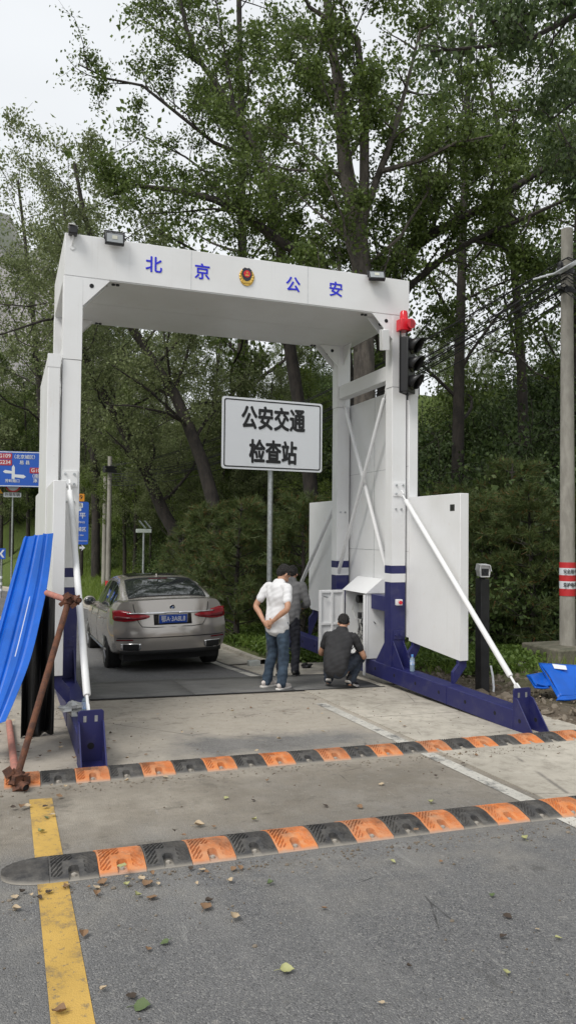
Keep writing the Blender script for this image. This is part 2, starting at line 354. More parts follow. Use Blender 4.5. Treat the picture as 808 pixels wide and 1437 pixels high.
# yellow centre line, white edge line
fu = lambda a, b: (lambda Y, u: a+(b-a)*u-float(bend(Y)))
struct('centre_line', sheet(fu(.183, .333), np.arange(-6, 5.9, .35), [0, 1], .004), YPAINT)
struct('centre_line', sheet(fu(.183, .333), np.concatenate([np.arange(13., 20, .5), np.arange(20, 90, 1.5)]), [0, 1], .004), YPAINT)
struct('edge_line', sheet(fu(3.44, 3.57), np.concatenate([np.arange(1, 3.3, .25), np.arange(3.3, 8.3, .25)]), [0, 1], .004), WPAINT)
struct('edge_line', sheet(fu(3.42, 3.55), np.arange(10.75, 60, .75), [0, 1], .004), WPAINT)
struct('edge_line', sheet(lambda Y, u: float(XL(Y))+.2+.13*u, np.arange(-6, 90, 1.5), [0, 1], .004), WPAINT)
# concrete pad beside the lane, in slabs with joints
slab = thing('concrete_pad', '', ''); WROOT.discard(slab.name); del slab['label']; del slab['category']; slab['kind'] = 'structure'
for i, (x0, x1) in enumerate(((3.64, 5.62),)):
    for (y0, y1) in ((3.9, 5.98), (6.0, 7.38), (7.4, 9.12), (9.14, 11.2), (11.22, 12.5)):
        xe = x1-.25*((y0*7) % 1)
        mb = sheet(lambda Y, u: x0+(xe-x0)*u, np.linspace(y0, y1, 7), np.linspace(0, 1, 7), .010)
        mb2 = sheet(lambda Y, u: x0+(xe-x0)*u, np.linspace(y0, y1, 7), np.linspace(0, 1, 7), -.14)
        mb.add(mb2.v, mb2.f); n = 49
        rim = [j for j in range(7)]+[7*i2+6 for i2 in range(1, 7)]+[42+j for j in range(5, -1, -1)]+[7*i2 for i2 in range(5, 0, -1)]
        mb.f += [(rim[k], rim[(k+1) % len(rim)], n+rim[(k+1) % len(rim)], n+rim[k]) for k in range(len(rim))]
        part('slab', mb, CONCR, slab)
# kerb of the shoulder beyond the gantry
kb = MB(); ky = np.concatenate([np.arange(12.6, 20, .5), np.arange(20, 60, 1.)])
kb.grid([[(float(XR(Y))+dx, Y, float(G(XR(Y), Y))+dz) for dx, dz in ((-.14, -.05), (-.14, .012), (.42, .022), (.44, .07), (.56, .07), (.58, -.08))] for Y in ky])
struct('kerb', kb, CONCR)
# steel cover plates of the scanner pit across the lane
pit = thing('pit_cover', '', ''); WROOT.discard(pit.name); del pit['label']; del pit['category']; pit['kind'] = 'structure'
for k, (x0, x1) in enumerate(((.85, 2.2), (2.207, 3.53), (3.537, 4.75))):
    P = sheet(lambda Y, u: x0+(x1-x0)*u, np.linspace(9.2, 10.62, 5), np.linspace(0, 1, 5), .016); Q = sheet(lambda Y, u: x0+(x1-x0)*u, [9.2, 9.2005], np.linspace(0, 1, 5), 0)
    P.f += []; o = part('plate', P, PLATE, pit); md = o.modifiers.new('thick', 'SOLIDIFY'); md.thickness = .012; md.offset = -1
slot = sheet(lambda Y, u: .8+4.0*u, [9.145, 9.195], np.linspace(0, 1, 5), .013); part('slot', slot, DARKHOLE, pit)

# ------------------------------------------------------------------ distant mountain on the left
def rockm(q):
    c = q.mix(q.rng(q.noise(.05, 8, .7), .35, .65), (.50, .465, .455), (.36, .345, .345))
    c = q.mix(q.rng(q.noise(.035, 9, .75), .47, .56), c, (.27, .285, .225))
    q.lk(c, q.b.inputs['Base Color']); q.bump(q.noise(.15, 10, .7), 1., 3.)
mx = np.linspace(-260, 70, 90); my = np.linspace(118, 330, 60); MX, MY = np.meshgrid(mx, my)
s = np.clip((70-MX)/80, 0, 1)**.7*np.clip((MY-118)/85, 0, 1)
MZ = -6+s*(88+np.clip(-MX, 0, 60)*.3+14*vnoise(MX, MY, 22, 2)+12*vnoise(MX, MY, 9, 5)+5*vnoise(MX, MY, 3.5, 8))
struct('mountain', MB().grid(np.stack([MX, MY, MZ], -1)), surf_nodes('mountain_rock', rockm), smooth=True)
# ================================================================== the checkpoint gantry
gan = thing('checkpoint_gantry', 'white steel checkpoint gantry with navy feet spanning the lane, blue lettering on its beam', 'gantry', (2.82, 9.04, -.3))
YF, YB = 9.04, 11.03
FRONT, REAR = (9.04, 9.23), (10.84, 11.03)
mb = MB().bx((.574, 9.04, 4.640), (5.074, 11.03, 5.132)); roof = part('roof_beam', mb, WHITE, gan, .006)
part('underside_panel', MB().bx((.58, 9.05, 4.630), (5.07, 10.02, 4.6395)), WHITE2, roof)
for xs_ in (2.06, 3.59): part('panel_seam', MB().bx((xs_-.002, 9.0385, 4.645), (xs_+.002, 9.0402, 5.128)), STEEL, roof)
part('underside_panel', MB().bx((.58, 10.03, 4.630), (5.07, 11.02, 4.6395)), WHITE2, roof)
def gusset(parent, p, e1, e2, nrm, m, t=.016, trunc=.02):
    p, e1, e2, nrm = map(np.array, (p, e1, e2, nrm))
    g = MB().prism([(0, 0), (1, 0), (1, trunc), (trunc, 1), (0, 1)], lambda u, v, w: p+e1*u+e2*v+nrm*t*(w-.5)); return part('gusset', g, m, parent, .002)
for side in (0, 1):
    sg = 1 if side else -1
    X = (lambda u: 4.824+u) if side else (lambda u: .782-u)
    rz0, rz1 = (-.29, -.08) if side else (-.205, .0)
    def B(u0, u1, y0, y1, z0, z1): return MB().bx((X(u0), y0, z0), (X(u1), y1, z1))
    # base rail with bolt holes
    rail = part('base_rail', B(0, .2, 6.45, 13.45, rz0, rz1), NAVY, gan, .008)
    for k in range(12):
        y = 6.75+k*.55; hz = rz0+.11
        part('bolt_hole', MB().tube([(X(-.0015), y, hz), (X(.01), y, hz)], .022, 10), DARKHOLE, rail)
    part('rail_end_plate', B(-.004, .204, 7.68, 7.69, rz0+.002, rz1+.003), NAVY, rail)
    for (y0, y1) in (FRONT, REAR):
        part('post_base', B(0, .209, y0, y1, rz1, 1.04), NAVY, gan, .004)
        st = part('stripe', B(-.001, .21, y0-.001, y1+.001, 1.04, 1.155), WHITE, gan)
        part('stripe', B(-.001, .21, y0-.001, y1+.001, 1.155, 1.26), NAVY, gan)
        ps = part('post', B(0, .209, y0, y1, 1.26, 3.66), WHITE, gan, .004)
        part('post_head', B(-.004, .213, y0-.004, y1+.004, 3.664, 4.63), WHITE, gan, .004)
        yn = y0 if y0 < 10 else y1; sy = -1 if y0 < 10 else 1
        # triangular gussets: across the beam and along the roof edge
        for yy in (y0+.006, y1-.006):
            g = gusset(gan, (X(-.004), yy, 4.628), (-.30*sg, 0, 0), (0, 0, -.32), (0, 1, 0), WHITE)
            part('gusset_hole', MB().tube([(X(-.1), yy-.012, 4.545), (X(-.1), yy+.012, 4.545)], .026, 12), DARKHOLE, g)
        gusset(gan, (X(.1), y1 if y0 < 10 else y0, 4.628), (0, .28*(1 if y0 < 10 else -1), 0), (0, 0, -.3), (1, 0, 0), WHITE)
        for k in range(2): part('bolt', MB().tube([(X(-.36-.05*k), (y0+y1)/2, 4.63), (X(-.36-.05*k), (y0+y1)/2, 4.612)], .022, 8), BLACKM, gan)
        for k in (0, 1): part('bolt', MB().tube([(X(.06+.08*k), y0-.003, 2.02 if y0 > 10 else 2.02), (X(.06+.08*k), y0-.016, 2.02)], .014, 6), STEEL, gan)
        # gussets between post and rail
        for yy, d in ((y0, -1), (y1, 1)):
            gusset(gan, (X(.03), yy, rz1), (0, .3*d, 0), (0, 0, .34), (1, 0, 0), NAVY, .012)
            gusset(gan, (X(.18), yy, rz1), (0, .3*d, 0), (0, 0, .34), (1, 0, 0), NAVY, .012)
        b = part('bolt_plate', B(.03, .18, y0-.012, y0, rz1+.36, rz1+.48), NAVY, gan, .003)
        for k in (0, 1): part('bolt', MB().tube([(X(.07+.07*k), y0-.012, rz1+.42), (X(.07+.07*k), y0-.03, rz1+.42)], .02, 6), NAVY, b)
    part('top_cross_beam', B(.02, .17, 9.23, 10.84, 3.79, 3.99), WHITE, gan, .005)
    if side:
        part('low_cross_beam', B(.0, .15, 9.23, 9.635, .636, .838), NAVY, gan, .005); part('low_cross_beam', B(.0, .15, 10.445, 10.84, .636, .838), NAVY, gan, .005)
    else: part('low_cross_beam', B(.0, .15, 9.23, 10.84, .636, .838), NAVY, gan, .005)
    # shield wall in three leaves and the lower front and rear wings
    w = part('shield_wall', B(.236, .37, 9.0, 11.08, .30, 3.70), WHITE2, gan, .006)
    part('wall_cap', B(.232, .374, 8.996, 9.06, 3.55, 3.704), WHITE, w, .003); part('wall_seam', B(.2345, .237, 10.02, 10.028, .31, 3.69), STEEL, w)
    for zs_ in (1.45, 2.6): part('wall_seam', B(.2348, .237, 9.01, 10.018, zs_, zs_+.006), STEEL, w); part('wall_seam', B(.2348, .237, 10.03, 11.07, zs_, zs_+.006), STEEL, w)
    def wing(y0, y1, zt, zb, zc, out):
        c = .1
        pl = [(y0, zb), (y1, zc), (y1, zt), (y0, zt)] if y0 < 9.5 else [(y0, zb), (y1-c, zb+.02), (y1, zb+c), (y1, zt), (y0, zt)]
        return part('wing_panel', MB().prism(pl, lambda u, v, w_: (X(.236+.119*w_), u, v)), WHITE2, gan, .005)
    dz = rz1+.08
    wf = wing(7.77, 8.99, 2.18, .185+dz, .26+dz, 0)
    part('square_port', MB().bx((X(.2345), 7.89, 1.97), (X(.237), 7.99, 2.05)), BLACK, wf)
    wing(11.09, 12.57, 2.23, .33+dz, .4, 0)
    # navy brackets that carry the wings on the rail
    for yc, zt in ((7.80, .21+dz), (8.88, .28+dz), (11.3, .34+dz), (12.35, .37+dz)):
        pl = [(.165, rz1), (.199, rz1), (.35, zt-.10), (.35, zt), (.24, zt), (.24, zt-.07), (.165, zt-.16)]
        part('wing_bracket', MB().prism(pl, lambda u, v, w_: (X(u), yc+.05*w_, v)), NAVY, gan, .003)
    # foot brackets with triangular cheeks at both ends of the rail
    for ye, d in ((6.45, -1), (13.45, 1)):
        ft = part('foot_plate', MB().prism([(-.002, rz0-.0), (.206, rz0), (.206, rz1+.20), (.19, rz1+.215), (.016, rz1+.215), (-.002, rz1+.20)], lambda u, v, w_: (X(u), ye+d*(.002+.016*w_), v)), NAVY, gan, .003)
        for k in (.06, .15): part('slot', MB().prism([(k-.012, rz1+.12), (k+.012, rz1+.12), (k+.012, rz1+.17), (k-.012, rz1+.17)], lambda u, v, w_: (X(u), ye+d*(.0175+.002*w_), v)), STEEL, ft)
        for u in (.005, .199):
            ck = MB().prism([(0, rz0-.0), (.30, rz0), (.30, rz0+.03), (.05, rz1+.12), (0, rz1+.13)], lambda a, v, w_: (X(u+.012*(w_-.5)), ye+d*(.0185+a), v))
            c_ = part('foot_cheek', ck, NAVY, gan, .002)
            part('bolt_hole', MB().tube([(X(u-.008), ye+d*.11, rz0+.12), (X(u+.008), ye+d*.11, rz0+.12)], .022, 10), DARKHOLE, c_)
        part('foot_sole', B(-.01, .21, ye+d*.02, ye+d*.33, rz0-.008, rz0+.006), NAVY, gan)
        part('bolt_hole', MB().tube([(X(.1), ye+d*.0185, rz0+.13), (X(.1), ye+d*.021, rz0+.13)], .028, 12), DARKHOLE, ft)
    # steel packing plates down to the sloping ground
    for yk in (10.9, 13.2):
        gz = float(G(X(.1), yk)); part('packing_block', B(.01, .19, yk-.09, yk+.09, gz-.01, rz0-.001), NAVY, gan)
    # diagonal struts
    def strut(p0, p1, r=.032, nm='diagonal_strut'):
        p0 = Vector(p0); p1 = Vector(p1); d = (p1-p0).normalized(); L_ = (p1-p0).length
        s_ = part(nm, MB().tube([p0+d*.16, p0+d*.17, p1-d*.17, p1-d*.16], [r*.8, r, r, r*.8], 14), WHITE, gan)
        for e, dd in ((p0, d), (p1, -d)):
            part('threaded_rod', MB().tube([e+dd*.02, e+dd*.165], .013, 8), WHITE, s_)
            n = dd.cross(Vector((1, 0, 0))).normalized()
            part('clevis', MB().prism([(-.02, -.035), (.05, -.03), (.06, 0), (.05, .03), (-.02, .035)], lambda a, v, w_: e+dd*a+n*v+Vector((1, 0, 0))*(.02*(w_-.5))), WHITE, s_)
    xs = X(.115)
    strut((xs, 8.99, 2.235), (xs, 6.52, rz1+.19)); strut((xs, 11.08, 2.235), (xs, 13.38, rz1+.19))
    for yy, s2 in ((9.04, -1), (11.03, 1)):
        bp = part('strut_plate', MB().bx((X(.02), yy, 2.19), (X(.2), yy+.012*s2, 2.38)), WHITE, gan, .003)
        for a, bb in ((.06, 2.34), (.16, 2.34), (.06, 2.225), (.16, 2.225)): part('bolt', MB().tube([(X(a), yy+.012*s2, bb), (X(a), yy+.03*s2, bb)], .014, 6), STEEL, bp)
    strut((X(.10), 10.80, 3.70), (X(.10), 9.27, 1.0), .028, 'cross_brace'); strut((X(.04), 9.27, 3.70), (X(.04), 10.95, .92), .028, 'cross_brace')
# lettering and the badge on the front of the beam
for ch, x, z in (('北', 1.602, 4.878), ('京', 2.198, 4.869), ('公', 3.387, 4.86), ('安', 3.985, 4.868)):
    text(ch, .205, facing((x, 9.0375, z)), LETBLUE, 'lettering', gan, .0015, .018)
GOLD = mat('badge_gold', (.62, .40, .09), .35, .6); BADGEB = mat('badge_black', (.02, .02, .035), .35)
bz, bxx = 4.905, 2.765
pol = lambda pts, y0, y1: MB().prism(pts, lambda u, v, w_: (bxx+u, y0+(y1-y0)*w_, bz+v))
em = part('badge', pol([(.098*math.sin(a)*(1 if abs(a) < 2.4 else .95), .105*math.cos(a)-.012-(.0 if abs(a) < 2.2 else .012)) for a in np.linspace(-PI, PI, 33)[:-1]], 9.037, 9.028), GOLD, gan)
part('badge_shield', pol([(-.062, .07), (-.03, .098), (0, .09), (.03, .098), (.062, .07), (.066, .0), (.045, -.05), (0, -.078), (-.045, -.05), (-.066, 0)], 9.028, 9.022), BADGEB, em)
part('badge_centre', pol([(.044*math.sin(a), .044*math.cos(a)+.018) for a in np.linspace(0, 2*PI, 21)[:-1]], 9.022, 9.017), RED, em)
for a in np.linspace(-2.7, 2.7, 15):
    if abs(a) > .7: part('badge_leaf', MB().ball((bxx+.083*math.sin(a), 9.027, bz+.09*math.cos(a)-.012), (.015, .006, .02), 6, 4), GOLD, em)
st5 = [((.016 if k % 2 == 0 else .007)*math.sin(PI*k/5), (.016 if k % 2 == 0 else .007)*math.cos(PI*k/5)+.034) for k in range(10)]
part('badge_star', pol(st5, 9.017, 9.014), GOLD, em); part('badge_gate', pol([(-.024, -.008), (.024, -.008), (.018, .008), (-.018, .008)], 9.017, 9.014), GOLD, em); part('badge_ribbon', pol([(-.07, -.095), (.07, -.095), (.05, -.075), (-.05, -.075)], 9.028, 9.02), GOLD, em)

# ------------------------------------------------------------------ things fixed on the gantry
def flood(loc, tilt, az, label):
    t = thing('floodlight', label, 'floodlight', loc, 'floodlights on the beam', (tilt, 0, az), True)
    part('housing', MB().bx((-.11, -.03, -.07), (.11, .02, .07)), BLACK, t, .008)
    part('glass', MB().bx((-.092, -.034, -.052), (.092, -.0305, .052)), mat('lamp_glass', (.30, .32, .33), .08), t)
    part('led', MB().bx((-.03, -.038, -.015), (.03, -.0345, .03)), mat('led_chip', (.5, .5, .42), .4), t)
    part('yoke', MB().bx((-.12, -.01, -.01), (-.112, .01, .09)).bx((.112, -.01, -.01), (.12, .01, .09)).bx((-.12, -.01, .09), (.12, .01, .1)), BLACK, t); return t
flood(atY(161, 336, 8.955), math.radians(-8), 0, 'black rectangular floodlight on the beam nearest the left post')
flood(atY(528, 388, 8.955), math.radians(-30), math.radians(-14), 'tilted black floodlight on the beam near the traffic light')
c = atY(103, 324, 8.97); t = thing('security_camera', 'small black camera on a white bracket at the top left corner of the beam', 'camera', c)
part('camera_head', MB().bx(c+(-.05, -.05, -.045), c+(.05, .06, .05)), BLACK, t, .012); part('bracket', MB().tube([c+(0, .02, -.04), c+(0, .03, -.11), c+(0, .075, -.16)], .012, 8).tube([c+(0, .068, -.17), c+(0, .06, -.17)], .028, 10), WHITE, t)
part('hood', MB().bx(c+(-.056, -.07, .05), c+(.02, .06, .058)), WHITE, t)
# traffic light
tl = thing('traffic_light', 'black three-lamp traffic light hanging on the right front post', 'traffic light', (4.965, 8.885, 3.56), None, (0, 0, math.radians(38)), True)
part('housing', MB().bx((-.13, -.06, 0), (.13, .06, .735)), BLACK, tl, .012); part('backplate', MB().bx((-.15, .045, -.01), (.15, .055, .745)), BLACK, tl)
for k in range(3):
    z = .125+.243*k; ln = part('lens', MB().ball((0, -.062, z), (.095, .02, .095), 18, 10), mat('unlit_lens', (.02, .018, .018), .2), tl)
    V = [[(.108*math.sin(a)*1., y, z+.108*math.cos(a)) for a in np.linspace(-2.2, 2.2, 19)] for y in (-.06, -.19)]
    for i, a in enumerate(np.linspace(-2.2, 2.2, 19)): V[1][i] = (V[1][i][0], -.06-.17*max(.15, (1.25+math.cos(a))/2.25), V[1][i][2])
    o = part('visor', MB().grid(V), BLACK, tl); sm = o.modifiers.new('thick', 'SOLIDIFY'); sm.thickness = .005
part('bracket', MB().tube([(0, .0, -.09), (0, .0, .02)], .013, 8).tube([(-.05, .0, .73), (-.05, .0, .8)], .01, 8), BLACK, tl)
# red alarm beacon above it
c = np.array([4.925, 8.90, 4.37]); t = thing('alarm_beacon', 'red alarm siren with a flashing dome above the traffic light', 'alarm', c)
part('siren_box', MB().bx(c+(-.08, -.06, .02), c+(.085, .09, .18)), RED, t, .012)
part('horn', MB().tube([c+(.03, -.06, .10), c+(.035, -.08, .10), c+(.04, -.12, .10)], [.035, .05, .066], 18, True), RED, t)
part('horn_mouth', MB().tube([c+(.04, -.1205, .10), c+(.04, -.122, .10)], .05, 16), mat('dark_red', (.30, .006, .012), .35), t)
part('dome', MB().tube([c+(0, .02, .18), c+(0, .02, .2), c+(0, .02, .27), c+(0, .02, .295), c+(0, .02, .305)], [.06, .055, .052, .04, .015], 16), mat('red_dome', (.75, .02, .035), .1, trans=.2), t)
part('mount', MB().tube([c+(-.05, .02, -.05), c+(-.05, .02, .03)], .012, 8).tube([c+(.05, .02, -.05), c+(.05, .02, .03)], .012, 8), BLACKM, t)
# white box camera under the right gusset
c = atY(539, 477, 9.0); t = thing('box_camera', 'white slanted box camera below the gusset beside the traffic light', 'camera', c, None, (0, 0, math.radians(-10)), True)
part('housing', MB().obx((0, 0, 0), (.1, .13, .27), (math.radians(14), math.radians(-6), 0)), WHITE, t, .006); part('arm', MB().tube([(0, 0, .1), (.02, .1, .2), (.04, .16, .2)], .014, 8), WHITE, t)
# emergency stop
c = atY(558, 845, 9.04); t = thing('emergency_stop', 'small white box with a red emergency stop button on the navy post', 'button', c)
part('box', MB().bx(c+(-.045, -.05, -.04), c+(.045, .0, .04)), WHITE, t, .006); part('button', MB().tube([c+(0, -.05, 0), c+(0, -.07, 0), c+(0, -.072, 0), c+(0, -.085, 0)], [.015, .015, .026, .024], 14), RED, t)

# ------------------------------------------------------------------ control cabinet between the right posts, door swung open
cab = thing('control_cabinet', 'open white control cabinet with a sloped hood and wired switchgear between the right posts', 'cabinet', (4.9, 10.0, -.08))
cx0, cx1, cy0, cy1, cz0, cz1 = 4.79, 5.045, 9.66, 10.42, -.07, .845
part('back_panel', MB().bx((cx1-.015, cy0+.016, cz0), (cx1, cy1-.016, cz1)), WHITE, cab)
part('side_panel', MB().bx((cx0, cy0, cz0), (cx1, cy0+.015, cz1)), WHITE2, cab); part('side_panel', MB().bx((cx0, cy1-.015, cz0), (cx1, cy1, cz1)), WHITE, cab)
part('floor_panel', MB().bx((cx0, cy0+.016, cz0), (cx1-.016, cy1-.016, cz0+.015)), WHITE, cab); part('frame_post', MB().bx((cx0-.02, cy0-.004, cz0), (cx0-.001, cy0+.06, cz1)), WHITE, cab, .004)
part('hood', MB().prism([(cx0-.05, cz1), (cx1-.0, cz1), (cx1-.0, cz1+.2), (cx1-.05, cz1+.2)], lambda u, v, w_: (u, cy0-.02+(cy1-cy0+.04)*w_, v)), WHITE, cab, .004)
DX = float(atY(447, 880, 10.42)[0])
dr = part('door', MB().bx((DX, cy1+.0, cz0), (cx0-.03, cy1+.012, cz1)), WHITE, cab, .003)
for a in (DX, DX*.5+cx0*.5-.03, cx0-.065): part('door_rib', MB().bx((a, cy1-.03, cz0+.0), (a+.035, cy1-.001, cz1-.0)), WHITE, dr, .003)
for z in (cz0, .33, cz1-.04): part('door_rib', MB().bx((DX+.036, cy1-.028, z), (cx0-.066, cy1-.002, z+.035)), WHITE, dr, .003)
part('handle', MB().tube([(DX+.05, cy1-.06, .76), (DX+.12, cy1-.06, .74)], .012, 8), STEEL, dr)
GREYP = mat('switchgear_grey', (.25, .25, .25), .5); CREAM = mat('switchgear_cream', (.55, .55, .52), .5)
part('mount_plate', MB().bx((cx1-.05, cy0+.05, cz0+.1), (cx1-.03, cy1-.05, cz1-.05)), CREAM, cab)
rr = random.Random(4)
for k in range(16):
    y = cy0+.07+rr.random()*.5; z = cz0+.12+rr.random()*.75; part('switch_unit', MB().bx((cx1-.14, y, z), (cx1-.052, y+.05+.08*rr.random(), z+.05+.07*rr.random())), rr.choice([BLACK, GREYP, CREAM, BLACK, STEEL]), cab, .003)
part('round_fan', MB().tube([(cx1-.14, cy1-.17, cz1-.13), (cx1-.06, cy1-.17, cz1-.13)], .06, 16), BLACK, cab)
for k in range(16):
    y = cy0+.1+rr.random()*.55; z = cz0+.3+rr.random()*.5; p = [(cx1-.15-.05*rr.random(), y+.12*(rr.random()-.5)*j, z-.1*j+.05*rr.random()) for j in range(4)]
    part('wire', MB().tube(p, .006, 5), rr.choice([BLACK, BLACK, GREYP, CREAM, RED]), cab)
part('upright', MB().tube([(cx0-.04, cy0+.03, -.30), (cx0-.04, cy0+.03, cz1-.02)], .022, 8), WHITE, cab)
part('stand', MB().bx((4.86, 9.72, -.079), (4.98, 10.36, cz0-.001)), NAVY, cab)
# ================================================================== speed bumps
def rubber(c, dusty):
    def f(q):
        oi = q.n.nodes.new('ShaderNodeObjectInfo'); W4 = q.op('MULTIPLY', oi.outputs['Random'], 40.); a = q.mix(q.rng(oi.outputs['Random'], 0, 1), c, tuple(v*.72+.03 for v in c))
        a = q.mix(q.rng(q.noise4(11, W4), .40, .70, 0., .8), a, dusty)
        a = q.mix(q.op('MULTIPLY', band(q, q.y, .10, .27, .05), q.rng(q.noise4(7, W4), .40, .66, 0., .7)), a, (.06, .055, .05))
        a = q.mix(q.rng(q.z, .0, .016, .75, 0.), a, (.36, .33, .285))
        q.lk(a, q.b.inputs['Base Color']); q.b.inputs['Roughness'].default_value = .8; q.bump(q.noise(160, 4), .3, .004)
    return f
RUBK = surf_nodes('black_rubber', rubber((.032, .032, .034), (.16, .15, .135))); RUBO = surf_nodes('orange_rubber', rubber((.64, .20, .05), (.55, .32, .19)))
GRIT = mat('grit', (.35, .32, .28), .95, var=.3, vscale=80)
BW, BD, BH = .247, .36, .055
def bump_h(x, y):
    s = np.interp(y, [0, .012, .13, .17, .20, .24, .345, BD], [.0, .014, .05, .0545, .0545, .05, .014, 0])
    edge = np.minimum(np.minimum(x, BW-x), .03)/.03
    rib = ((np.abs(x-BW/2)*1.15+y*.75) % .026) > .014
    zone = (y > .03) & (y < .33) & (x > .012) & (x < BW-.012) & ~((np.abs(x-BW/2) < .055) & (y < .15))
    s = s-np.where(zone & ~rib, .010, 0)
    hole = (np.abs(x-BW/2) < .026) & (y < .075) | ((x-BW/2)**2+(y-.075)**2 < .026**2)
    return np.where(hole, np.minimum(s, .004), s*np.where(edge < .15, .93, 1))
def block_mesh(name, m):
    nx, ny = 58, 64; x = np.linspace(0, BW, nx); y = np.linspace(0, BD, ny); Xg, Yg = np.meshgrid(x, y); Z = bump_h(Xg, Yg)
    P = np.stack([Xg, Yg, Z], -1); mb = MB().grid(P)
    rim = [(0, j) for j in range(nx)]+[(i, nx-1) for i in range(1, ny)]+[(ny-1, j) for j in range(nx-2, -1, -1)]+[(i, 0) for i in range(ny-2, 0, -1)]
    top = [tuple(P[i, j]) for i, j in rim]; bot = [(p[0], p[1], -.012) for p in top]; n = len(top)
    mb.add(top+bot, [(k, n+k, n+(k+1) % n, (k+1) % n) for k in range(n)])
    me = mb.mesh(name, m, smooth=False); return me
MBK, MBO = block_mesh('black_block', RUBK), block_mesh('orange_block', RUBO)
boltme = MB().tube([(BW/2, .055, .002), (BW/2, .055, .014), (BW/2, .055, .018)], [.014, .014, .009], 6).mesh('bolt', GRIT)
def bump_row(y0, x0, n, first_orange, cap, label, wob):
    t = thing('speed_bump', label, 'speed bump', (x0, y0, float(G(x0, y0))), 'speed bumps', None, True); rr = random.Random(int(y0*100))
    for k in range(n):
        X_, Y_ = x0+.25*k, y0+wob(k); o = link('block', MBO if (k % 2 == 0) == first_orange else MBK, t)
        o.location = (.25*k+.0015, wob(k)+rr.uniform(-.004, .004), float(G(X_, Y_)-G(x0, y0))+.002); o.rotation_euler = (-.031, .02, rr.uniform(-.008, .008)); b = link('bolt', boltme, o)
    if cap:
        mb = MB(); P = []
        for s in np.linspace(0, 1, 14):
            a = s*PI/2; row = []
            for v in np.linspace(0, 1, 28):
                w = .5+.5*math.cos(a)*(2*v-1) if True else v
                hx = -.235*math.sin(a); st = int(s*7)/7.; hh = float(bump_h(np.array(.02), np.array(v*BD)))*math.cos(st*PI/2)**.7
                row.append((hx, BD/2+(v-.5)*BD*math.cos(a)**.75 if s < 1 else BD/2, max(hh, 0)))
            P.append(row)
        mb.grid(P); o = link('end_cap', mb.mesh('end_cap', RUBK, smooth=False), t); o.location = (0, wob(0), .002); o.rotation_euler = (-.031, .02, 0)
bump_row(4.11, .241, 22, False, True, 'nearer orange and black rubber speed bump with a rounded black end', lambda k: .004*k*(k < 10)+(.04-.006*(k-10))*(k >= 10))
bump_row(5.845, .02, 24, True, False, 'farther orange and black rubber speed bump in front of the gantry feet', lambda k: .0035*k if k < 16 else .056-.004*(k-16))

